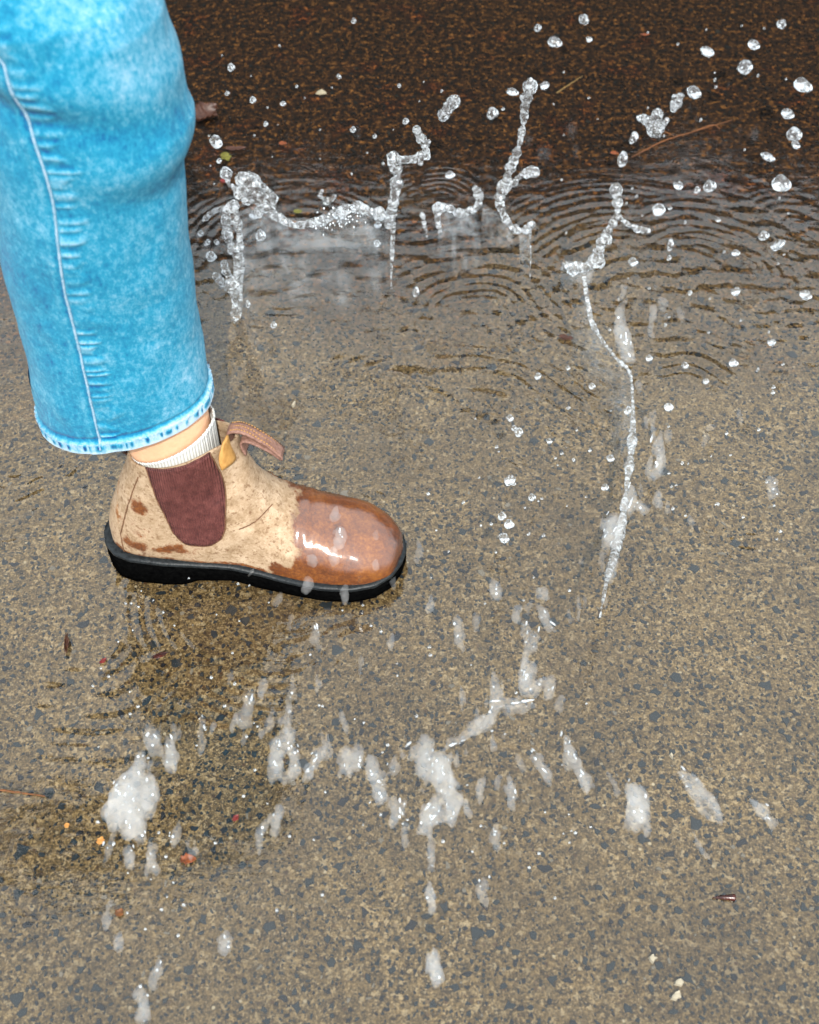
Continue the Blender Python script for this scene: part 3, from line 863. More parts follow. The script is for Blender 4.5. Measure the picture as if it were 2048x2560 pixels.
# ankle and leg (skin), one continuous surface
def leg_axis(z):                   # centre x, centre y, half width, half depth of the jeans at height z
    x = interp(z, [.19, .22, .28, .37, .43, .47, .545, .70, .95], [-.2355, -.2360, -.2335, -.2295, -.2215, -.2165, -.2165, -.300, -.560])
    w_ = interp(z, [.19, .22, .28, .37, .43, .47, .545, .70, .95], [.0705, .0705, .0685, .0690, .0690, .0720, .0640, .086, .120])
    d_ = interp(z, [.19, .37, .545, .70, .95], [.053, .060, .064, .072, .085])
    return x, interp(z, [0, .56, .95], [.72, .72, .86]), w_, d_
def leg_skin():
    V, F = [], []
    rings = []
    # foot inside the boot then ankle and calf
    spec = [(-.030, .7205, .030, .020, .016), (-.060, .7205, .038, .034, .025), (-.100, .7205, .042, .036, .030)]
    zs = [(0.035, -.165, .060, .028), (0.070, -.200, .070, .030), (0.100, -.209, .052, .032), (0.135, -.2065, .0385, .0290), (0.165, -.2065, .0375, .0295),
          (0.190, -.2085, .0385, .0325), (0.22, -.213, .040, .037), (0.28, -.221, .047, .044), (0.36, -.226, .053, .050), (0.45, -.221, .053, .052), (0.55, -.220, .054, .054), (0.7, -.300, .072, .060), (0.94, -.555, .100, .070)]
    seg = 40
    Pz = crom([(a, b, c, d) for a, b, c, d in zs], 70)
    for (z, x, rx, ry) in Pz:
        for j in range(seg):
            a = 2 * math.pi * j / seg
            V.append(Vector((x + rx * math.cos(a), interp(z, [0, .56, .95], [.7215, .7215, .86]) + ry * math.sin(a) , z + (0.015 * math.cos(a) if z < .1 else 0))) - pinv)
    for i in range(len(Pz) - 1):
        for j in range(seg):
            a = i * seg + j; b = i * seg + (j + 1) % seg; F.append((a, b, b + seg, a + seg))
    F.append(tuple(range(seg))[::-1]); F.append(tuple((len(Pz) - 1) * seg + j for j in range(seg)))
    mesh_obj('leg', V, F, M['skin'], person)
leg_skin()
def sock():
    seg, n = 120, 26
    V, F, uv = [], [], []
    for i in range(n + 1):
        t = i / n
        for j in range(seg):
            a = 2 * math.pi * j / seg
            top = 0.1690 + 0.0200 * math.cos(a)        # higher in front
            z = 0.115 + (top - 0.115) * t
            rx, ry = 0.0385 + 0.0004 * (1 - t), 0.0305
            k = 0.0004 * math.sin(a * 44)
            if t > 0.93: k += 0.0007
            V.append(Vector((-0.2035 + (rx + k) * math.cos(a), 0.7190 + (ry + k) * math.sin(a), z)) - pinv)
    for i in range(n):
        for j in range(seg):
            a = i * seg + j; b = i * seg + (j + 1) % seg; F.append((a, b, b + seg, a + seg))
    o = mesh_obj('sock', V, F, M['sock'], person)
    uvl = o.data.uv_layers.new(name='UVMap')
    for p in o.data.polygons:
        for li, vi in zip(p.loop_indices, p.vertices):
            uvl.data[li].uv = ((vi % seg) / seg, (vi // seg) / n)
    md = o.modifiers.new('thick', 'SOLIDIFY'); md.thickness = 0.0014
sock()

def jeans():
    root_z0, ztop_ = 0.2075, 0.95
    SEG, N = 420, 560
    V = np.zeros((N, SEG, 3)); wear_light = np.zeros((N, SEG)); ind = np.zeros((N, SEG))
    tt = np.linspace(0, 1, N) ** 1.35
    for i in range(N):
        z = root_z0 + (ztop_ - root_z0) * tt[i]
        cx, cy, rw, rdp = leg_axis(z)
        hem = sm(0.0125, 0.0095, z - root_z0)          # 1 inside the turned-up band
        # seam slides to the left higher up
        aseam = math.pi * 1.5 - 0.16 - 0.14 * sm(0.44, 0.56, z)
        for j in range(SEG):
            a = 2 * math.pi * j / SEG
            ca, sa = math.cos(a), math.sin(a)
            # tilt of the section: right side higher near the hem, plus sag in front
            tilt = ((0.0070 if ca > 0 else 0.0120) * ca + 0.004 * sa) * sm(0.50, 0.20, z)
            x = cx + rw * ca; y = cy + rdp * sa; zz = z + tilt
            # large folds
            sx = (x + 0.22) / 0.07
            f = 0
            # knee fold bulge on the right
            f += 0.0038 * gauss_s(zz, 0.4650 - 0.006 * sx, 0.017) * (0.35 + 0.65 * sm(-0.2, 0.9, ca))
            f -= 0.0018 * gauss_s(zz, 0.438 - 0.004 * sx, 0.016) * sm(-0.5, 0.8, ca)
            f += 0.0030 * gauss_s(zz, 0.527 - 0.020 * sx, 0.016)
            f -= 0.0035 * gauss_s(zz, 0.506 - 0.022 * sx, 0.011) * sm(1.0, -0.4, ca)
            p = Vector((x, y, zz))
            f += 0.0042 * mnoise.noise(Vector((x * 9, y * 9, zz * 5 + 3)))
            f += 0.0018 * mnoise.noise(Vector((x * 24, y * 24, zz * 13)))
            f += 0.0016 * (abs(mnoise.noise(Vector((x * 16 + 5, y * 16, zz * 22 - x * 8)))) - 0.2)
            f += 0.0007 * mnoise.noise(Vector((x * 75, y * 75, zz * 50)))
            da = (a - aseam + math.pi) % (2 * math.pi) - math.pi
            ds = da * rw                              # metres along the cloth right of the seam
            # felled seam: puckers to the right of the cord
            rag = 1 + 0.9 * mnoise.noise(Vector((zz * 75, 4, 0)))
            puck = sm(0.0005, 0.003, ds) * sm(0.0195 * rag, 0.012 * rag, ds)
            ph = zz * 2 * math.pi / 0.0092 + 5.0 * mnoise.noise(Vector((zz * 38, 0, 1))) + 4.0 * mnoise.noise(Vector((zz * 110, 3, 1)))
            amp = 0.50 + 1.5 * mnoise.noise(Vector((zz * 30, 7, 2)))
            amp = max(0.1, amp)
            f += puck * (0.0010 * math.sin(ph) * amp + 0.0009) * (1 - hem)
            pw = math.sin(ph)
            wear_light[i, j] += puck * (0.85 * max(0, pw) * amp + 0.10) * (1 - hem)
            ind[i, j] += puck * 0.9 * max(0, -pw) * amp * (1 - hem)
            # small roll on the left of the seam
            g2 = gauss_s(ds, -0.006, 0.0022); f += 0.0005 * g2
            wear_light[i, j] += 0.30 * g2 * (0.6 + mnoise.noise(Vector((zz * 40, 1, 1))))
            ind[i, j] += 0.35 * gauss_s(ds, -0.0022, 0.0018)
            # hem band
            rope = math.sin(a * 46 + 5.4 * mnoise.noise(Vector((a * 7, 0, 0))) + (zz - z) * 300)
            f += hem * (0.0022 + 0.0008 * rope * gauss_s(z - root_z0, 0.006, 0.004))
            if hem > 0:
                edge = sm(0.0035, 0.0, z - root_z0)
                wear_light[i, j] += hem * (1.15 + 0.3 * mnoise.noise(Vector((a * 12, 2, 0))))
                mid = gauss_s(z - root_z0, 0.0065, 0.0027)
                ind[i, j] += hem * mid * 3.4 * max(0, rope) * (0.35 + 0.65 * (mnoise.noise(Vector((a * 14, 1, 5))) > -0.1)) * (0.8 + 0.9 * mnoise.noise(Vector((a * 9, 5, 0))))
                wear_light[i, j] += 0.5 * edge
            # groove above the hem band, then a faded lip
            gz = z - root_z0
            f -= 0.0010 * gauss_s(gz, 0.0150, 0.0016)
            ind[i, j] += 0.75 * gauss_s(gz, 0.0155, 0.0020) * (0.5 + 0.8 * max(0, mnoise.noise(Vector((a * 5, 9, 0))) + 0.3))
            wear_light[i, j] += 0.35 * gauss_s(gz, 0.0118, 0.0012)
            # faded on the proud folds; a highlight painted in down the right side
            wear_light[i, j] += 30 * max(0, f - 0.004) + 0.26 * sm(-0.1, 0.95, ca) - 0.08
            wear_light[i, j] += 0.20 * sm(0.505, 0.53, zz + 0.022 * sx)
            wear_light[i, j] -= 0.30 * gauss_s(zz, 0.505 - 0.022 * sx, 0.012)
            ind[i, j] += 0.28 * gauss_s(zz, 0.440, 0.010) * sm(-0.2, 0.5, ca) + 0.12 * sm(0.0, -0.9, ca)
            x += ca * f; y += sa * f
            V[i, j] = (x - pinv.x, y - pinv.y, zz)
    # inner wall at the hem
    inner = []
    vv = V.reshape(-1, 3).tolist(); wl = wear_light.reshape(-1).tolist(); il = ind.reshape(-1).tolist()
    b = len(vv)
    for (off, dz) in ((0.0012, -0.0008), (0.0028, 0.0002), (0.0034, 0.012), (0.0036, 0.05)):
        for j in range(SEG):
            a = 2 * math.pi * j / SEG
            x, y, z = V[0, j]
            vv.append([x - math.cos(a) * off, y - math.sin(a) * off, z + dz]); wl.append(0.7 if dz < 0.001 else -0.3); il.append(0)
    F = []
    for i in range(N - 1):
        for j in range(SEG):
            a = i * SEG + j; c = i * SEG + (j + 1) % SEG; F.append((a, c, c + SEG, a + SEG))
    for L in range(4):
        for j in range(SEG):
            j2 = (j + 1) % SEG
            a0 = j if L == 0 else b + (L - 1) * SEG + j; a1 = j2 if L == 0 else b + (L - 1) * SEG + j2
            F.append((a1, a0, b + L * SEG + j, b + L * SEG + j2))
    o = mesh_obj('jeans', vv, F, M['denim'], person)
    for nme, arr in (('wear_light', wl), ('indigo', il)):
        at = o.data.attributes.new(nme, 'FLOAT', 'POINT'); at.data.foreach_set('value', arr)
    # the pale cord of the side seam, following the cloth
    bm = bmesh.new(); pts = []
    for i in range(14, N, 2):
        z = root_z0 + (ztop_ - root_z0) * tt[i]
        aseam = math.pi * 1.5 - 0.16 - 0.14 * sm(0.44, 0.56, z)
        j = aseam / (2 * math.pi) * SEG; j0 = int(j); f = j - j0
        p = V[i, j0] * (1 - f) + V[i, (j0 + 1) % SEG] * f
        pts.append(Vector(p) + Vector((0, -0.0002, 0)))
    tube_into(bm, pts, [0.00095 + 0.00045 * mnoise.noise(Vector((p.z * 160, 0, 0))) for p in pts], 8)
    bm_obj('side_seam', bm, M['thread'], o)
    # hem stitching: short pale stitches along the band top
    bm = bmesh.new()
    i = int(np.argmin(np.abs(root_z0 + (ztop_ - root_z0) * tt - (root_z0 + 0.0098))))
    for j in range(0, SEG - 4, 6):
        ps = [Vector(V[i, (j + k) % SEG]) + Vector((math.cos(2 * math.pi * (j + k) / SEG), math.sin(2 * math.pi * (j + k) / SEG), 0)) * 0.0003 for k in range(5)]
        tube_into(bm, ps, 0.00045, 5)
    bm_obj('hem_stitching', bm, M['thread'], o)
jeans()

# ------------------------------------------------------------------ litter on the road
def leaf(name, u, v, L, Wd, ang, mat, label, cat='leaf', z=0.0062, curl=0.15, seed=0, notch=0.0):
    p = gnd(u, v, z); s = 1 / pxm(p)
    n, m = 16, 7; Vv, Ff = [], []
    rs = random.Random(seed)
    ca, sa = math.cos(R(ang)), math.sin(R(ang))
    L_, W_ = L * s * 0.85, Wd * s
    for i in range(n + 1):
        t = i / n
        wv = W_ / 2 * (math.sin(math.pi * t ** 0.8) ** 0.7 + 0.03) * (1 + 0.75 * mnoise.noise(Vector((t * 7, seed, 0))) - notch * gauss_s(t, 0.45, 0.1))
        for j in range(m):
            q = j / (m - 1) * 2 - 1
            x = (t - 0.5) * L_; y = q * wv + 0.10 * L_ * math.sin(t * 3 + seed) * 0.3
            zz = curl * W_ * q * q + 0.08 * L_ * (t - 0.5) ** 2 + 0.03 * W_ * mnoise.noise(Vector((t * 5, q * 3, seed)))
            Vv.append(Vector((x * ca - y * sa, x * sa + y * ca, zz)))
    for i in range(n):
        for j in range(m - 1):
            a = i * m + j; Ff.append((a, a + 1, a + m + 1, a + m))
    o = mesh_obj(name, Vv, Ff, mat); o.location = p
    md = o.modifiers.new('thick', 'SOLIDIFY'); md.thickness = 0.0004
    return tag(o, label, cat)
def stick(name, pts, rad, mat, label, cat='twig', z=0.0062, branches=()):
    P = [gnd(u, v, z) for u, v in pts]; base = P[0].copy()
    bm = bmesh.new(); Q = crom([tuple(p - base) for p in P], 26)
    for k, q in enumerate(Q): q[0] += 0.0005 * mnoise.noise(Vector((k * .5, 0, 1))); q[1] += 0.0006 * mnoise.noise(Vector((k * .4, 3, 1)))
    tube_into(bm, Q, [rad * (1 - 0.5 * k / 25) for k in range(26)], 7)
    for br in branches:
        B = [gnd(u, v, z + 0.0005) - base for u, v in br]
        tube_into(bm, crom([tuple(b) for b in B], 10), rad * 0.6, 6)
    o = bm_obj(name, bm, mat); o.location = base
    return tag(o, label, cat)
leaf('orange_leaf', 471, 2149, 48, 26, 5, M['orange'], 'small bright orange leaf scrap on the road near the lower left', seed=1)
leaf('amber_petal', 252, 2102, 26, 19, 80, M['amber'], 'tiny amber petal shining left of the orange leaf scrap', 'petal', seed=2)
leaf('green_leaf', 566, 394, 44, 26, -65, M['green'], 'yellow green leaf scrap beside the knee of the jeans', seed=3, notch=0.3)
leaf('red_leaf', 562, 454, 28, 18, -20, M['red'], 'small dark red leaf just below the yellow green scrap', seed=4)
leaf('brown_leaf', 515, 292, 88, 66, 40, M['brown'], 'curled red brown leaf lying in the dark beside the jeans', seed=5, curl=0.3)
leaf('orange_leaf', 707, 360, 24, 15, 0, M['orange'], 'orange leaf crumb on the dark road above the water sheet', seed=6)
leaf('orange_leaf', 1536, 384, 24, 14, 0, M['orange'], 'red orange leaf crumb beside the left end of the orange pine needles', seed=7)
leaf('orange_leaf', 1612, 88, 10, 20, 90, M['orange'], 'small upright orange leaf crumb near the top right of the road', seed=8)
leaf('brown_leaf', 1415, 845, 44, 20, -12, M['brown'], 'flat rusty brown leaf chip under the rippled water right of centre', seed=9)
leaf('red_leaf', 258, 1652, 26, 12, 45, M['red'], 'tiny bright red leaf scrap in the brown reflection of the leg', seed=10)
leaf('red_leaf', 590, 2045, 26, 14, 50, M['red'], 'dull crimson leaf scrap between the fallen water clumps', seed=11)
leaf('amber_petal', 168, 2064, 16, 14, 30, M['amber'], 'faint amber petal above and left of the shining one', 'petal', seed=12)
leaf('orange_leaf', 300, 2282, 26, 22, 60, M['needle'], 'dull orange brown leaf scrap on the road at the lower left', seed=13)
leaf('green_leaf', 745, 530, 26, 16, 10, M['green'], 'dim green leaf scrap behind the rim of the water sheet', seed=14)
leaf('brown_leaf', 590, 372, 60, 18, 8, M['brown'], 'narrow brown leaf on the dark road right of the green scrap', seed=15)
leaf('brown_leaf', 400, 1638, 50, 14, 22, M['seed'], 'dark soaked leaf fragment below the heel of the boot', seed=16, curl=0.1)
leaf('brown_leaf', 168, 1612, 14, 56, 8, M['brown'], 'rusty sliver of leaf upright in the water left of the boot reflection', seed=17)
stick('pine_needles', [(1580, 392), (1660, 352), (1730, 330), (1830, 300)], 0.0011, M['needle'], 'forked orange pine needles lying on the dark road at upper right', 'pine needles', branches=[[(1730, 330), (1780, 312), (1800, 322)], [(1655, 325), (1685, 340)]])
stick('straw', [(1392, 232), (1425, 210), (1456, 190)], 0.0009, M['straw'], 'short pale yellow straw on the dark road near the tallest water strand', 'straw')
stick('twig', [(-20, 1972), (40, 1980), (112, 1990)], 0.0011, M['needle'], 'thin orange brown twig entering from the left edge of the road', 'twig')
# the dark seed
def seed_():
    p = gnd(1810, 2244, 0.0062); s = 1 / pxm(p); bm = bmesh.new()
    Q = [(-28 * s, 0, 0), (-16 * s, 0, 0), (-2 * s, 0, 0.0005), (12 * s, 0, 0.0006), (24 * s, 0.0, 0.0003), (29 * s, 0, 0)]
    tube_into(bm, crom(Q, 20), [max(0.0003, interp(k / 19, [0, .3, .6, .85, 1], [0.0004, .0014, .0022, .0028, .0008])) for k in range(20)], 12)
    o = bm_obj('seed', bm, M['seed']); o.location = p
    tag(o, 'glossy dark red winged seed lying alone on the lower right road', 'seed')
seed_()
grit = [(804, 230, 13, 'pale oblong grit chip on the dark road above the splash'), (1700, 2455, 12, 'palest grit chip near the bottom right of the road'),
        (1692, 2490, 15, 'larger cream grit chip at the bottom right of the road'), (1632, 2395, 12, 'bluish grit chip left of the cream ones at lower right'),
        (735, 1010, 9, 'pale grit chip on the road right of the jeans hem'), (1680, 1890, 9, 'pale grit chip above the lower right water drops')]
for k, (u, v, r, lb) in enumerate(grit):
    p = gnd(u, v, 0.001); s = 1 / pxm(p)
    vv_, ff_ = stone_geom(0, 0, r * s, 0.3 * k, 0.7, 900 + k, 0, 0.0016)
    o = mesh_obj('grit_chip', vv_, ff_, M['pale'], smooth=False); o.location = p; tag(o, lb, 'stone chip', 'pale grit chips on the road')

# ------------------------------------------------------------------ thrown water
def remesh(o, vox, smooth_it=2):
    md = o.modifiers.new('merge', 'REMESH'); md.mode = 'VOXEL'; md.voxel_size = vox; md.use_smooth_shade = True
    if smooth_it:
        m2 = o.modifiers.new('soft', 'SMOOTH'); m2.iterations = smooth_it; m2.factor = 0.6
    return o
def beads_on(path, rad, rs, k=1.0):
    return [r * max(0.35, 1 + 0.75 * k * mnoise.noise(Vector((i * 0.20, rs, 0))) + 0.38 * k * mnoise.noise(Vector((i * 0.62, rs, 4)))) for i, r in enumerate(rad)]
def strand_into(bm, pts, Y, seed, n=None, dy=0.0):
    """pts: (u, v, radius in px) in the upright plane at distance Y"""
    W3 = []
    for (u, v, r) in pts:
        p = pln(u, v, Y); W3.append((p.x, p.y, p.z, r / pxm(p)))
    n = n or max(8, int(len(pts) * 9))
    P = crom(W3, n)
    rad = beads_on(P, [max(0.0004, q[3]) for q in P], seed)
    path = [Vector((q[0], q[1] + 0.005 * mnoise.noise(Vector((k * 0.3, seed, 2))) + dy, q[2])) for k, q in enumerate(P)]
    tube_into(bm, path, rad, 12)
    for e in (0, -1):
        ellip_into(bm, path[e], (0, 0, 1), rad[e] * 1.02, rad[e] * 1.02, 2)
def strand(name, parts, Y, label, parent=None, seed=0, vox=0.0011, mat='strand', group=None, blobs=()):
    bm = bmesh.new()
    for k, pts in enumerate(parts): strand_into(bm, pts, Y, seed + k * 3.7)
    for (u, v, r) in blobs:
        p = pln(u, v, Y); ellip_into(bm, p, (0.2, 0, 1), r / pxm(p), r / pxm(p) * 0.95, 3, 0.3, u)
    o = bm_obj(name, bm, M[mat], parent)
    remesh(o, vox)
    if parent is None: tag(o, label, 'water splash', group)
    elif label: o['label'] = label
    return o
def sheet(name, rim, base, Y, parent, label=None, bow=0.012, thick=0.0007, mat='sheet', nu=80, nv=50, seed=0.0):
    A = crom([(u, v) for u, v in rim], nu); B = crom([(u, v) for u, v in base], nu)
    Vv, Ff, body = [], [], []
    for i in range(nu):
        s = i / (nu - 1)
        for j in range(nv):
            t = j / (nv - 1)
            u = A[i][0] * (1 - t) + B[i][0] * t; v = A[i][1] * (1 - t) + B[i][1] * t
            p = pln(u, v, Y)
            off = bow * math.sin(math.pi * s) * (1 - t * 0.5) + 0.0035 * mnoise.noise(Vector((s * 7 + seed, t * 5, 1))) + 0.0012 * mnoise.noise(Vector((s * 22 + seed, t * 15, 4)))
            Vv.append(Vector((p.x, p.y + off, max(p.z, WZ - 0.002))))
            rag = 0.30 * mnoise.noise(Vector((s * 9 + seed, t * 1.5, 2))) + 0.12 * mnoise.noise(Vector((s * 30, t * 3, 2)))
            body.append(min(1, max(0, sm(0.98, 0.0, t + rag) ** 0.8 * sm(-0.01, 0.06, s) * sm(1.01, 0.94, s) * (0.85 + 0.5 * mnoise.noise(Vector((s * 12, t * 3, 6))) + 0.25 * mnoise.noise(Vector((s * 40, t * 8, 6)))))))
    for i in range(nu - 1):
        for j in range(nv - 1):
            a = i * nv + j; Ff.append((a, a + nv, a + nv + 1, a + 1))
    o = mesh_obj(name, Vv, Ff, M[mat], parent)
    at = o.data.attributes.new('body', 'FLOAT', 'POINT'); at.data.foreach_set('value', body)
    md = o.modifiers.new('thick', 'SOLIDIFY'); md.thickness = thick; md.offset = 0
    if label: o['label'] = label
    return o

# --- the big sheet behind the boot
Y1 = gnd(780, 800).y
sp1 = empty('water_splash', (0, 0, 0), 'widest water curtain, rising between the jeans and the zigzag strand', 'water splash', 'curtains and strands of the crown splash')
sheet('curtain', [(592, 540), (620, 525), (660, 525), (700, 556), (760, 566), (830, 545), (880, 528), (930, 535), (984, 545)],
      [(596, 815), (650, 826), (700, 835), (760, 838), (820, 830), (870, 815), (920, 800), (955, 780), (985, 730)], Y1, sp1)
strand('rim', [[(596, 445, 10), (618, 452, 22), (632, 470, 24), (655, 500, 20), (690, 540, 13), (740, 562, 10), (790, 556, 11), (835, 538, 13), (880, 520, 15), (930, 530, 14), (968, 540, 14)],
               [(566, 430, 15), (575, 460, 6), (600, 480, 12), (630, 505, 15)], [(640, 445, 12), (680, 500, 12), (672, 520, 16)]], Y1, 'lumpy bright rim with a knobbly head', sp1, 1,
       blobs=[(632, 455, 24), (668, 490, 16), (645, 530, 14), (620, 480, 16)])
strand('strand', [[(584, 512, 15), (566, 540, 12), (572, 600, 13), (590, 640, 10), (592, 700, 8), (586, 760, 9), (590, 808, 14)],
                  [(590, 530, 8), (600, 600, 8), (604, 680, 6), (600, 790, 7)], [(560, 660, 10), (575, 700, 9), (594, 740, 7)], [(540, 690, 10), (562, 715, 9), (590, 750, 6)],
                  [(575, 520, 9), (545, 525, 10), (520, 540, 8), (508, 548, 4)]], Y1, 'ragged bright strand at the left edge', sp1, 4, vox=0.0010)
strand('strand', [[(972, 560, 12), (980, 525, 14), (990, 470, 14), (992, 430, 13), (984, 402, 17), (1010, 400, 9), (1040, 395, 11), (1056, 388, 12)],
                  [(1068, 388, 9), (1062, 360, 10), (1050, 345, 11), (1042, 320, 11)], [(1052, 392, 10), (1066, 380, 8)]], Y1, 'zigzag strand at the right end', sp1, 7, blobs=[(984, 402, 17), (1052, 407, 8)])
strand('foot', [[(984, 560, 7), (980, 640, 5), (978, 720, 3)]], Y1, None, sp1, 9)
# white froth on the curtain
bm = bmesh.new(); rs = random.Random(3)
for _ in range(70):
    u = rs.gauss(850, 42); v = rs.gauss(548 + (850 - u) * 0.1, 15)
    if 780 < u < 920:
        p = pln(u, v, Y1 - 0.004); ellip_into(bm, p, (0, 0, 1), rs.uniform(1.5, 4) / pxm(p), rs.uniform(1.5, 3) / pxm(p), 1)
bm_obj('froth', bm, M['foam'], sp1, kind='stuff')

# --- small hook sheet
Y2 = gnd(1150, 720).y
sp2 = empty('water_splash', (0, 0, 0), 'low hooked water curtain between the zigzag strand and the tallest strand', 'water splash', 'curtains and strands of the crown splash')
sheet('curtain', [(1098, 530), (1130, 528), (1160, 540), (1192, 520)], [(1090, 650), (1130, 680), (1170, 690), (1215, 690)], Y2, sp2, bow=0.006, nu=24)
strand('rim', [[(1100, 580, 6), (1094, 545, 9), (1098, 520, 12), (1130, 522, 10), (1155, 534, 11), (1185, 522, 9), (1198, 505, 9), (1196, 485, 13), (1188, 470, 8)]], Y2, None, sp2, 11)
strand('strand', [[(1056, 534, 6), (1061, 560, 6), (1068, 590, 3)]], Y2, None, sp2, 12)

# --- tallest strand
Y3 = gnd(1300, 740).y
sp3 = empty('water_splash', (0, 0, 0), 'tallest water strand, curling up with a round head above the dark road', 'water splash', 'curtains and strands of the crown splash')
strand('strand', [[(1330, 560, 10), (1310, 575, 9), (1285, 572, 9), (1264, 545, 10), (1250, 510, 11), (1252, 480, 14), (1266, 450, 12), (1276, 420, 11), (1288, 395, 13), (1296, 370, 8), (1303, 340, 8), (1310, 300, 9), (1312, 270, 12), (1318, 240, 13), (1326, 215, 19)],
                  [(1262, 478, 7), (1282, 462, 7), (1300, 440, 9), (1325, 430, 13), (1342, 430, 12)]], Y3, 'main curling strand with a side branch', sp3, 14, blobs=[(1326, 213, 20)])
sheet('curtain', [(1296, 580), (1310, 574), (1326, 566)], [(1300, 690), (1312, 700), (1326, 706)], Y3, sp3, bow=0.002, nu=12)
strand('foot', [[(1325, 570, 4), (1327, 640, 2.5), (1325, 700, 2)]], Y3, None, sp3, 16)
# faint curtain between hook and tall strand
sheet('curtain', [(1205, 520), (1240, 535), (1285, 585)], [(1200, 600), (1240, 620), (1290, 640)], Y3, sp3, bow=0.004, nu=16, mat='sheet')

# --- Y-shaped strand at right
Y4 = gnd(1480, 830).y
sp4 = empty('water_splash', (0, 0, 0), 'forked water strand standing right of the tallest one', 'water splash', 'curtains and strands of the crown splash')
strand('strand', [[(1540, 470, 12), (1543, 500, 13), (1544, 530, 8), (1530, 560, 10), (1515, 585, 10), (1502, 612, 12), (1492, 645, 17), (1470, 668, 12), (1440, 668, 14), (1415, 662, 10)],
                  [(1546, 538, 7), (1570, 560, 7), (1595, 572, 8), (1622, 576, 6)], [(1520, 595, 8), (1524, 605, 7)]], Y4, None, sp4, 18, blobs=[(1495, 650, 20), (1435, 672, 17)])
sheet('curtain', [(1400, 665), (1440, 680), (1490, 670)], [(1400, 720), (1440, 735), (1470, 745)], Y4, sp4, bow=0.004, nu=16)

# --- long thin edge curling round on the right
Y5 = 0.86
def hoop():
    root = empty('water_splash', (0, 0, 0), 'long thin water edge running down the right side of the splash ring', 'water splash', 'curtains and strands of the crown splash')
    pts = [(1460, 690, 6, 1.00), (1468, 745, 6, .99), (1480, 805, 8, .97), (1505, 850, 5, .95), (1545, 900, 5, .93), (1574, 930, 5, .92), (1582, 1000, 4, .88), (1582, 1075, 9, .84), (1576, 1150, 12, .80), (1566, 1215, 5, .77), (1560, 1270, 10, .74), (1552, 1330, 13, .71), (1536, 1390, 12, .67), (1520, 1440, 8, .64), (1508, 1500, 4, .61), (1500, 1545, 3, .59)]
    P = []
    for (u, v, r, Y) in pts:
        p = pln(u, v, Y); P.append((p.x, p.y, p.z, r / pxm(p)))
    P = crom(P, 150)
    rad = beads_on(P, [max(0.0005, q[3]) for q in P], 21, 0.9)
    bm = bmesh.new(); tube_into(bm, [q[:3] for q in P], rad, 12)
    remesh(bm_obj('edge', bm, M['strand'], root), 0.0011)
    # thin film on its inner side down to the water
    Vv, Ff = [], []
    nn, mm = 60, 14
    rr_ = crom([(q[0], q[1], q[2]) for q in P[6:86:2]], nn)
    for i, q in enumerate(rr_):
        base = Vector((q[0] - 0.022 * math.sin(math.pi * i / nn), q[1] + 0.012, WZ))
        for j in range(mm):
            t = j / (mm - 1); p = Vector(q) * (1 - t) + base * t
            p += Vector((-0.010 * math.sin(math.pi * t), 0.002 * mnoise.noise(Vector((i * .3, t * 4, 0))), 0)); Vv.append(p)
    for i in range(nn - 1):
        for j in range(mm - 1):
            a = i * mm + j; Ff.append((a, a + mm, a + mm + 1, a + 1))
    o = mesh_obj('curtain', Vv, Ff, M['sheet'], root)
    at = o.data.attributes.new('body', 'FLOAT', 'POINT'); at.data.foreach_set('value', [0.45 * sm(mm * 0.75, 0, k % mm) * sm(0, 6, k // mm) * sm(nn - 1, nn - 12, k // mm) for k in range(len(Vv))])
    md = o.modifiers.new('thick', 'SOLIDIFY'); md.thickness = 0.0006
hoop()

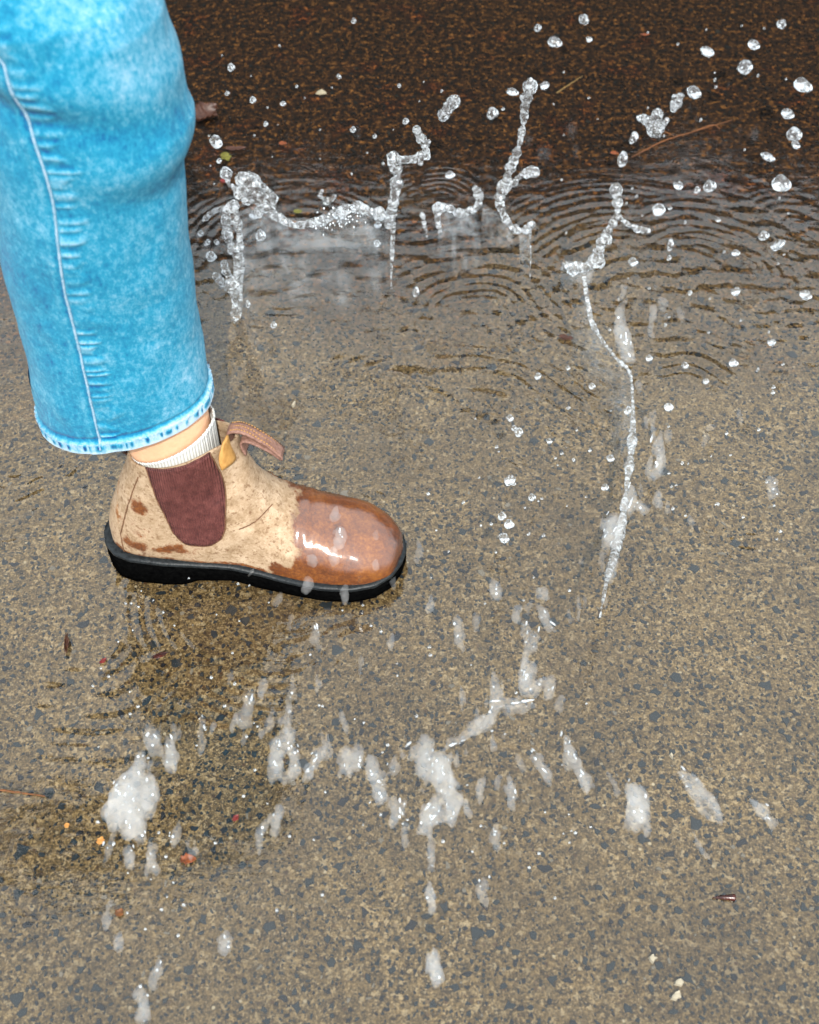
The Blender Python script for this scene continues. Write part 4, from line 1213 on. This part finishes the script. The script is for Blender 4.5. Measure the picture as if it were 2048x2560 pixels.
# --- aerated clumps: each list is one clump, (u, v, length px, width px, lean in degrees, + = top to the right)
def clump(parts, Z, label, mat='clump', vox=0.0013, nz=0.55, group='clumps of falling aerated water', spray=6, name='water_clump'):
    u0 = sum(p[0] for p in parts) / len(parts); v0 = sum(p[1] for p in parts) / len(parts)
    Y = gnd(u0, v0, Z).y
    c0 = pln(u0, v0, Y)
    bm = bmesh.new()
    for k, (u, v, L, Wd, an) in enumerate(parts):
        a = R(an); du, dv = math.sin(a) * L / 2, -math.cos(a) * L / 2
        A = pln(u + du, v + dv, Y) - c0; B = pln(u - du, v - dv, Y) - c0
        ax = A - B; c = (A + B) / 2; c.y += 0.006 * mnoise.noise(Vector((u, v, 0)))
        s = 1 / pxm(c + c0)
        # a streak of merging beads rather than one smooth ellipsoid
        nb = max(2, int(L / (Wd * 0.9)) + 1)
        for q in range(nb):
            t = (q + 0.5) / nb
            rr2 = Wd * s * 0.46 * (1.15 * math.sin(math.pi * (0.15 + 0.75 * (1 - t))) ** 0.8 * 0.95 + 0.1) * (1 + 0.35 * mnoise.noise(Vector((u + q * 1.7, v, 3))))
            jx = 0.22 * Wd * s * mnoise.noise(Vector((u, q * 2.1, v)))
            pc = A.lerp(B, t) * 0.92 + c * 0.08 + Vector((jx, jx * 0.6, 0))
            ellip_into(bm, pc, ax, ax.length / nb * 0.85, max(0.0006, rr2), 2 if Wd < 14 else 3, nz, u * 0.1 + q)
        rf = random.Random(int(u * 7 + v))
        axn = ax.normalized(); sd = Vector((axn.z, 0, -axn.x))
        for _ in range(int(Wd / 3.2)):       # filaments drawn out of the mass, mostly downwards
            t = rf.uniform(-0.45, 0.60); q = rf.uniform(-.62, .62) * Wd * s
            fl = rf.uniform(0.14, 0.40) * ax.length
            ellip_into(bm, c - ax * t + sd * q + Vector((0, rf.uniform(-.3, .3) * Wd * s, 0)), ax + sd * rf.uniform(-.2, .2) * ax.length, fl, rf.uniform(0.0009, 0.0030), 2, 0.5, q)
    o = bm_obj(name, bm, M[mat]); o.location = c0
    if vox: remesh(o, vox, 2)
    if max(p[2] * p[3] for p in parts) > 900:
        rb = random.Random(int(u0)); bm = bmesh.new()
        for p in parts:
            for _ in range(max(2, int(p[2] * p[3] / 640))):
                a = R(p[4]); t = rb.uniform(-.5, .45) * p[2] * 0.9; q = rb.uniform(-.5, .5) * p[3] * 0.8
                c = pln(p[0] + math.sin(a) * t + math.cos(a) * q, p[1] - math.cos(a) * t + math.sin(a) * q, Y - 0.010)
                r = rb.choice((0.9, 1.3, 1.6, 2.4, 3.8)) / pxm(c)
                ellip_into(bm, c - c0, (0, 0, 1), r * rb.uniform(1, 1.5), r, 1)
                if rb.random() < 0.45:
                    r = rb.uniform(2, 5) / pxm(c); ellip_into(bm, c - c0 + Vector((rb.uniform(-.004, .004), 0.004, rb.uniform(-.006, .006))), (math.sin(a), 0, math.cos(a)), r * rb.uniform(2, 4), r * 0.55, 2, 0.5, t)
        bm_obj('beads', bm, M['foam'], o, kind='stuff')  # white specks put in as the glints on the clump
    return tag(o, label, 'water clump' if name == 'water_clump' else 'water droplet', group)

CL = [
 ([(350, 1903, 50, 24, 20), (335, 1945, 80, 44, 25), (303, 2000, 100, 56, 20), (368, 1985, 90, 40, 8), (330, 2030, 90, 52, 5), (352, 2062, 60, 30, 0)], .10, 'largest white water clump, low on the left below the boot heel', 'clump'),
 ([(276, 2110, 90, 16, 15)], .08, 'faint tail of water hanging down left of the largest clump', 'faint'),
 ([(322, 2140, 50, 20, 5)], .08, 'short water tail directly under the largest white clump', 'clump'),
 ([(378, 2140, 64, 24, -6)], .09, 'bright spindle of water right below the largest white clump', 'clump'),
 ([(380, 1850, 54, 40, -15)], .10, 'squat water clump just above the largest white clump', 'faint'),
 ([(428, 1888, 70, 34, -5)], .10, 'bright wedge of water touching the squat clump at lower left', 'clump'),
 ([(502, 1840, 56, 18, 5), (502, 1800, 30, 12, 0)], .10, 'thin upright water dash right of the wedge clump', 'faint'),
 ([(440, 2085, 64, 20, 15)], .07, 'slanted faint water dash above the orange leaf scrap', 'faint'),
 ([(471, 2112, 50, 8, 0), (487, 2112, 50, 8, 0)], .07, 'twin thin water dashes standing on the orange leaf scrap', 'clump'),
 ([(620, 1770, 80, 30, 12), (598, 1798, 34, 16, -15)], .12, 'broad grey water clump between the boot reflection and the lower row', 'faint'),
 ([(656, 1720, 48, 18, 12)], .13, 'bright white water dash upper right of the broad grey clump', 'clump'),
 ([(578, 1688, 28, 12, 20)], .12, 'small bright water dash above the broad grey clump', 'clump'),
 ([(675, 1805, 40, 20, 5), (682, 1780, 14, 12, 0)], .11, 'small grey water clump right of the broad grey clump', 'faint'),
 ([(690, 1895, 85, 36, 0), (716, 1850, 50, 26, 0), (735, 1905, 60, 26, -5)], .11, 'tall double water clump in the lower row, left of its middle', 'clump'),
 ([(792, 1895, 60, 24, 28), (776, 1925, 50, 20, 25)], .11, 'leaning sparkling water clump right of the tall double one', 'clump'),
 ([(818, 1858, 56, 16, 0)], .10, 'thin grey water dash above the leaning sparkling clump', 'faint'),
 ([(862, 1810, 50, 16, -12)], .12, 'bright small water dash above the lower row under the boot toe', 'clump'),
 ([(692, 2050, 70, 26, 15)], .09, 'fat leaning water dash below the tall double clump', 'clump'),
 ([(653, 2080, 66, 17, 16)], .09, 'slender leaning water dash left of the fat leaning dash', 'clump'),
 ([(866, 1900, 58, 32, 0), (893, 1898, 50, 26, 0)], .11, 'square pale water clump in the middle of the lower row', 'clump'),
 ([(930, 1925, 70, 30, -12), (945, 1980, 55, 26, -8), (958, 1955, 50, 14, -20)], .11, 'bent white water clump right of the square pale one', 'clump'),
 ([(985, 1912, 42, 22, 10)], .10, 'small pale water clump between the bent clump and the great heap', 'faint'),
 ([(1062, 1890, 100, 36, 0), (1038, 1875, 50, 20, 30), (1100, 1925, 80, 44, -5), (1122, 1970, 60, 36, -15), (1130, 2015, 80, 34, 0), (1080, 2030, 80, 34, 25), (1105, 2038, 60, 34, 70), (1060, 2048, 70, 24, 0)], .12, 'great ragged heap of white water below centre', 'clump'),
 ([(1078, 2130, 90, 20, -4)], .08, 'faint tail of water hanging below the great heap', 'faint'),
 ([(990, 2025, 56, 22, -3), (1007, 2020, 46, 12, 0)], .10, 'twin white water dashes left of the great heap foot', 'clump'),
 ([(1010, 2085, 56, 16, -5)], .08, 'faint grey water dash under the twin white dashes', 'faint'),
 ([(1165, 2015, 34, 18, -8)], .11, 'small pale water blob right of the great heap', 'clump'),
 ([(1198, 1972, 46, 18, 0)], .11, 'small upright water blob above right of the great heap foot', 'clump'),
 ([(1240, 2092, 66, 18, -8)], .08, 'lone faint water dash right below the great heap', 'faint'),
 ([(1155, 1738, 52, 14, -3)], .12, 'narrow bright water dash above the great heap', 'clump'),
 ([(1076, 2235, 56, 22, -4)], .07, 'pale water dash in the lower middle of the road', 'clump'),
 ([(1207, 2225, 60, 16, 0)], .06, 'barely visible water dash right of the pale lower middle one', 'faint'),
 ([(1205, 1808, 56, 34, 50), (1165, 1838, 56, 24, 55), (1125, 1862, 40, 14, 50)], .12, 'diagonal arm of white water climbing right from the great heap', 'clump'),
 ([(1236, 1755, 100, 24, 4), (1270, 1758, 60, 26, 85), (1310, 1768, 60, 26, 80)], .13, 'stepped white water clump joined to the diagonal arm', 'clump'),
 ([(1315, 1690, 90, 32, 0), (1345, 1715, 50, 24, 40), (1375, 1718, 44, 28, 10)], .14, 'bright block of water above the stepped clump', 'clump'),
 ([(1320, 1600, 100, 16, 0), (1308, 1572, 40, 14, 0), (1335, 1600, 40, 18, 0)], .15, 'thin vertical water chain above the bright block', 'clump'),
 ([(1360, 1545, 60, 26, -20), (1378, 1565, 34, 12, -40)], .16, 'triangular water clump at the top right of the vertical chain', 'clump'),
 ([(1290, 1532, 34, 22, 10)], .16, 'rounded water blob at the top left of the vertical chain', 'clump'),
 ([(1357, 1480, 26, 30, 80), (1362, 1490, 16, 12, 0)], .17, 'wide stubby water blob over the vertical chain', 'clump'),
 ([(1236, 1473, 40, 26, -10)], .15, 'pale rounded water blob left of the wide stubby one', 'clump'),
 ([(1400, 1762, 36, 16, 0)], .12, 'small pale water dash right of the stepped clump', 'faint'),
 ([(1145, 1575, 62, 24, 0)], .12, 'upright oval water drop right below the boot toe', 'clump'),
 ([(1078, 1508, 36, 16, 0)], .11, 'small bright oval drop just off the boot toe', 'clump'),
 ([(1190, 1355 + 200, 40, 18, 0)], .11, 'faint dash of water beside the upright oval drop', 'faint'),
 ([(1425, 1885, 60, 30, -18), (1455, 1940, 70, 26, -25), (1415, 1850, 20, 12, 0)], .12, 'leaning double water clump right of the great heap', 'clump'),
 ([(1355, 1925, 90, 18, -30), (1340, 1905, 40, 14, -20)], .11, 'long leaning water streak left of the leaning double clump', 'clump'),
 ([(1298, 1905, 46, 16, -22)], .11, 'small leaning water dash left of the long leaning streak', 'faint'),
 ([(1277, 1975, 72, 22, -8)], .10, 'bright upright water dash under the small leaning one', 'clump'),
 ([(1244, 1955, 34, 16, 0)], .10, 'little pale water blob beside the bright upright dash', 'faint'),
 ([(1530, 1952, 50, 16, -28)], .10, 'faint leaning water dash at the left of the right hand row', 'faint'),
 ([(1590, 2012, 96, 46, -8), (1580, 1985, 40, 20, 0)], .11, 'big pale oval of water in the lower right row', 'clump'),
 ([(1728, 1975, 110, 22, -32), (1745, 1965, 60, 24, -30), (1786, 2012, 66, 24, -26)], .11, 'two leaning water blades side by side at lower right', 'clump'),
 ([(1905, 2030, 84, 24, -42)], .11, 'rightmost leaning water blade on the lower right road', 'clump'),
 ([(1745, 2107, 66, 12, -24)], .08, 'narrow water sliver under the two leaning blades', 'clump'),
 ([(270, 2275, 60, 12, 8)], .05, 'faint water dash above a dark stone at lower left', 'faint'),
 ([(296, 2353, 44, 20, 12)], .05, 'pale water dash low on the left, below the dark stone', 'faint'),
 ([(563, 2354, 40, 30, 0)], .05, 'round pale water blob alone at the lower left', 'faint'),
 ([(392, 2430, 64, 18, 12)], .04, 'slanted faint water dash near the bottom left', 'faint'),
 ([(350, 2482, 50, 16, 3), (360, 2530, 70, 28, 0)], .04, 'water streak running off the bottom edge at left', 'faint'),
 ([(1087, 2425, 66, 32, -8), (1078, 2400, 24, 20, 0)], .06, 'pale water oblong near the bottom middle of the road', 'clump'),
 # right side
 ([(1550, 785, 60, 22, 12), (1553, 830, 70, 34, -5), (1565, 865, 70, 32, -8), (1580, 890, 24, 12, -30)], .11, 'tall frothy water clump beside the thin right edge', 'clump'),
 ([(1560, 730, 34, 16, 22)], .12, 'comma shaped water drop above the tall frothy clump', 'clump'),
 ([(1655, 760, 36, 16, -22)], .11, 'leaning water dash upper right of the tall frothy clump', 'clump'),
 ([(1634, 780, 34, 20, 10), (1628, 815, 44, 14, 0)], .10, 'ragged pale water clump right of the tall frothy one', 'clump'),
 ([(1700, 786, 38, 14, -26)], .10, 'faint leaning water dash right of the ragged pale clump', 'faint'),
 ([(1650, 1122, 66, 24, 0)], .10, 'upper water drop of the stacked pair at right', 'clump'),
 ([(1644, 1168, 56, 22, 14)], .10, 'bright lower water drop of the stacked pair at right', 'clump'),
 ([(1578, 1245, 50, 30, 5), (1600, 1262, 20, 16, 0)], .10, 'frothy water knot at the foot of the right edge', 'clump'),
 ([(1608, 1272, 26, 18, 0)], .10, 'small bright water blob right of the frothy knot', 'clump'),
 ([(1644, 1246, 40, 20, 5)], .10, 'upright water drop right of the frothy knot', 'clump'),
 ([(1669, 1266, 26, 15, 0)], .10, 'small water drop at the far right of the frothy knot', 'faint'),
 ([(1528, 1325, 64, 44, 15), (1552, 1315, 60, 20, 5), (1540, 1350, 30, 24, 0)], .11, 'fan shaped bright water clump below the frothy knot', 'clump'),
 ([(1527, 1430, 56, 16, 8)], .11, 'slim water dash below the fan shaped clump', 'clump'),
 ([(1515, 1515, 50, 8, 12)], .09, 'thread of water trailing under the slim dash', 'faint'),
 ([(1930, 1218, 44, 28, -10)], .05, 'pale oval water blob over the arched ripple at far right', 'faint'),
 ([(1765, 1100, 36, 12, 10), (1778, 1068, 18, 16, 60)], .06, 'small hooked pale water drop left of the far right ripple', 'faint'),
 ([(1850, 1048, 34, 12, -12)], .06, 'faint slim water dash above the far right ripple', 'faint'),
 ([(1725, 1300, 30, 14, -10)], .06, 'faint small water dash right of the fan shaped clump', 'faint'),
 # over the boot
 ([(838, 1284, 30, 20, 15)], .10, 'water drop in the air over the far side of the boot toe', 'clump'),
 ([(851, 1343, 40, 30, 5)], .11, 'largest water drop in the air over the boot toe', 'clump'),
 ([(836, 1388, 36, 22, 0)], .10, 'water drop just below the largest one over the boot toe', 'clump'),
 ([(781, 1402, 26, 20, -20)], .10, 'leftmost water drop over the wet boot toe', 'clump'),
 ([(941, 1337, 20, 14, 0)], .09, 'faint water drop over the tip of the boot', 'faint'),
 ([(940, 1411, 22, 16, 0)], .09, 'right water drop low over the wet boot toe', 'clump'),
 ([(628, 1430, 26, 9, 35)], .07, 'thin water dash over the sole at the arch of the boot', 'clump'),
 ([(768, 1460, 32, 22, 5)], .08, 'square water drop over the welt of the boot', 'clump'),
 ([(862, 1482, 36, 18, 0)], .08, 'water drop over the black sole under the toe', 'clump'),
 ([(986, 1455, 26, 12, 5)], .07, 'small water drop over the sole at the tip', 'faint'),
 ([(697, 1498, 34, 18, 20)], .07, 'pale water drop right under the middle of the sole', 'faint'),
 ([(1049, 1370, 40, 18, -10)], .08, 'oval water drop floating right of the boot tip', 'faint'),
 ([(790, 1585, 50, 20, 0)], .08, 'pale grey water drop below the boot, over the calm water', 'faint'),
 ([(725, 1560, 40, 12, 0)], .07, 'faint water dash left of the pale grey drop below the boot', 'faint'),
 ([(978, 1605, 36, 16, 5)], .09, 'small oval water drop right of the pale grey one', 'clump'),
 ([(902, 1668, 40, 13, 5)], .09, 'curved faint water sliver below the boot toe', 'faint'),
 ([(792, 1700, 40, 12, -4)], .10, 'thin bright water dash left of the curved sliver', 'clump'),
 ([(730, 1715, 90, 12, 3)], .09, 'long faint water streak left of the thin bright dash', 'faint'),
]
for c in CL: clump(c[0], c[1], c[2], c[3])
rq = random.Random(77)
for lb, pts_, n in (('small falling water dash in the lower arc of the splash ring', [(420, 1830), (640, 1840), (860, 1860), (1020, 1960), (1180, 1900), (1260, 1800), (1330, 1680)], 26),
                    ('small water dash scattered beside the right hand splash edge', [(1580, 700), (1600, 860), (1620, 1040), (1590, 1240), (1540, 1400), (1400, 1560)], 18)):
    for _ in range(n):
        t = rq.random() * (len(pts_) - 1); k = int(t); f = t - k
        u = pts_[k][0] * (1 - f) + pts_[k + 1][0] * f + rq.gauss(0, 34); v = pts_[k][1] * (1 - f) + pts_[k + 1][1] * f + rq.gauss(0, 44)
        L = rq.uniform(18, 52)
        clump([(u, v, L, L * rq.uniform(.22, .4), rq.uniform(-14, 14))], .10, lb, rq.choice(('clump', 'faint')), group=lb.replace('dash', 'dashes'))

# --- round droplets; base[] share meshes
drop_me = []
for k in range(6):
    bm = bmesh.new(); bmesh.ops.create_icosphere(bm, subdivisions=4, radius=1.0)
    for v in bm.verts:
        d = v.co.copy(); s = 1 + 0.30 * mnoise.noise(d * 0.9 + Vector((k * 9, 0, 0))) + 0.03 * mnoise.noise(d * 3 + Vector((0, k * 5, 0)))
        v.co = d * s
    me = bpy.data.meshes.new('water_droplet'); bm.to_mesh(me); bm.free()
    me.materials.append(M['round_drop']); me.polygons.foreach_set('use_smooth', [True] * len(me.polygons)); drop_me.append(me)
rsd = random.Random(21)
def droplet(u, v, ru, rv, ang, Z, label, group):
    p = gnd(u, v, Z); s = 1 / pxm(p)
    o = bpy.data.objects.new('water_droplet', rsd.choice(drop_me)); C.objects.link(o)
    o.location = p; o.scale = (ru * s, ru * s * 0.9, rv * s); o.rotation_euler = (rsd.uniform(-.2, .2), R(ang), 0)
    return tag(o, label, 'water droplet', group)
ORD = ['first', 'second', 'third', 'fourth', 'fifth', 'sixth', 'seventh', 'eighth', 'ninth', 'tenth', 'eleventh', 'twelfth', 'thirteenth', 'fourteenth', 'fifteenth', 'sixteenth', 'seventeenth', 'eighteenth', 'nineteenth', 'twentieth']
ZONES = {
 'over the upper left dark road': [(579, 169, 9, 10, 0), (568, 233, 6, 6, 0), (633, 250, 8, 9, 0), (708, 259, 8, 6, 0), (665, 310, 6, 7, 0), (847, 191, 6, 6, 0), (742, 216, 4, 4, 0), (883, 324, 8, 8, 0), (937, 340, 5, 6, 0), (998, 214, 5, 6, 0), (884, 52, 6, 7, 0), (958, 409, 4, 4, 0), (1015, 303, 8, 8, 0), (1072, 354, 5, 6, 0)],
 'beside the jeans edge': [(539, 354, 16, 17, 0), (548, 402, 7, 7, 0), (566, 432, 15, 15, 0), (528, 640, 14, 14, 0), (502, 583, 8, 8, 0), (520, 605, 7, 7, 0), (541, 605, 7, 7, 0), (514, 610, 5, 5, 0), (620, 760, 6, 12, 0)],
 'at the widest curtain': [(651, 588, 13, 15, 0), (636, 537, 12, 9, 20), (684, 812, 8, 9, 0), (945, 562, 10, 8, 0), (943, 608, 9, 9, 0), (1040, 729, 8, 14, 15)],
 'near the tallest strand': [(1232, 284, 14, 15, 0), (1282, 230, 15, 8, 15), (1362, 213, 12, 8, 0), (1126, 437, 12, 8, 0), (1345, 70, 9, 9, 0), (1258, 272, 4, 4, 0)],
 'over upper right dark road': [(1388, 106, 18, 12, 20), (1460, 48, 13, 12, 30), (1473, 98, 8, 6, 0), (1768, 128, 19, 9, 15), (1885, 112, 17, 9, 15), (1955, 60, 13, 11, 30), (1863, 168, 20, 18, 0), (2007, 212, 23, 12, 15), (1735, 230, 19, 14, 15), (1970, 285, 18, 8, 12), (1985, 335, 18, 17, 20), (1990, 362, 12, 8, 20), (1920, 392, 19, 8, 15), (1953, 458, 23, 18, 15), (1585, 345, 10, 16, 15)],
 'above the right hand ripples': [(1557, 397, 13, 20, 0), (1774, 465, 15, 15, 0), (1743, 475, 8, 9, 0), (1697, 463, 14, 9, 25), (1647, 523, 17, 15, 0), (1675, 520, 5, 5, 0), (1583, 655, 12, 11, 0), (1676, 612, 9, 17, 0), (1673, 645, 6, 8, 0), (1795, 550, 7, 5, 0), (1910, 590, 13, 12, 0), (1945, 612, 20, 7, -30), (1840, 632, 10, 7, 0)],
 'right of the splash ring': [(1345, 940, 9, 9, 0), (1480, 965, 8, 8, 0), (1570, 1025, 10, 11, 0), (1623, 895, 8, 8, 0), (1713, 913, 9, 9, 0), (1834, 907, 11, 8, 0), (1672, 1017, 12, 9, 0), (1420, 920, 6, 6, 0), (1725, 732, 6, 7, 0), (1840, 728, 12, 10, 0), (2015, 738, 17, 8, 10), (1930, 855, 11, 7, 0), (1934, 968, 5, 5, 0), (1933, 981, 5, 5, 0), (1765, 953, 8, 7, 0)],
 'right of the boot': [(1275, 1045, 9, 9, 0), (1297, 1080, 11, 13, 0), (1330, 1243, 9, 9, 0), (1513, 1218, 9, 9, 0), (1275, 1200, 15, 12, 0), (1255, 1290, 10, 12, 0), (1273, 1310, 12, 12, 0), (1260, 1345, 14, 12, 15), (1373, 1103, 8, 6, 0), (1526, 1146, 10, 10, 0), (1421, 1019, 5, 5, 0), (1285, 1070, 7, 9, 0)],
}
for zone, lst in ZONES.items():
    lst = sorted(lst, key=lambda q: q[0])
    used_l = set()
    for k, (u, v, ru, rv, an) in enumerate(lst):
        size = 'tiny' if max(ru, rv) < 7 else ('small' if max(ru, rv) < 12 else 'large')
        shape = 'round' if abs(ru - rv) < 4 else ('flattened' if ru > rv else 'upright oval')
        y_z = 0.09 if v < 700 else 0.07
        droplet(u, v, ru, rv, an, y_z, f'{size} {shape} droplet {zone}, {ORD[k]} from left', 'water droplets in the air')
# the double drop and the s-shaped pieces in the air
def airpiece(parts, Z, label, vox=0.0010, blobs=()):
    u0, v0 = parts[0][0][0], parts[0][0][1]
    Y = gnd(u0, v0, Z).y
    o = strand('water_blob', parts, Y, label, None, u0 * .1, vox, 'drop', 'odd shaped blobs of water in the air', blobs)
    o['category'] = 'water blob'
airpiece([[(1108, 290, 14), (1122, 270, 12), (1136, 250, 13)]], .12, 'double headed water blob above the dark road left of the tallest strand', blobs=[(1110, 284, 16), (1138, 250, 15)])
airpiece([[(1684, 272, 10), (1694, 250, 11), (1704, 240, 8), (1686, 240, 7)]], .10, 's shaped water blob over the dark road at upper right')
airpiece([[(1598, 292, 10), (1620, 302, 14), (1640, 318, 17), (1644, 332, 10)], [(1640, 312, 16), (1660, 308, 9), (1668, 300, 6)], [(1640, 300, 12), (1644, 285, 12)]], .10, 'three lobed water blob above the orange pine needles')
airpiece([[(806, 475, 5), (800, 490, 5), (812, 500, 6), (828, 500, 6), (838, 490, 7)]], .02, 'small open ring of water above the widest curtain')

# random fine spray
GR = [
 ('fine spray bead over the upper right road', (1380, 1980, 60, 700), 34, (2.0, 4.0), .08),
 ('fine spray bead over the upper left road behind the curtain', (520, 1240, 60, 480), 22, (1.8, 3.2), .08),
 ('fine spray bead among the falling clumps at lower left', (230, 760, 1650, 2350), 40, (2.2, 4.4), .07),
 ('fine spray bead among the falling clumps below centre', (760, 1500, 1550, 2250), 44, (2.2, 4.6), .08),
 ('fine spray bead right of the boot toe', (1040, 1480, 1000, 1540), 30, (2.4, 4.6), .08),
 ('fine spray bead right of the thin water edge', (1500, 1960, 700, 1350), 36, (2.2, 4.6), .08),
 ('fine spray bead near the sole of the boot', (260, 1040, 1430, 1640), 20, (2.0, 3.6), .03),
]
for lb, (u0, u1, v0, v1), n, (r0, r1), Z in GR:
    for _ in range(n):
        u, v = rsd.uniform(u0, u1), rsd.uniform(v0, v1)
        r = rsd.uniform(r0, r1)
        droplet(u, v, r, r * rsd.uniform(.9, 1.4), rsd.uniform(-20, 20), Z * rsd.uniform(.5, 1.2), lb, lb.replace('bead', 'beads'))
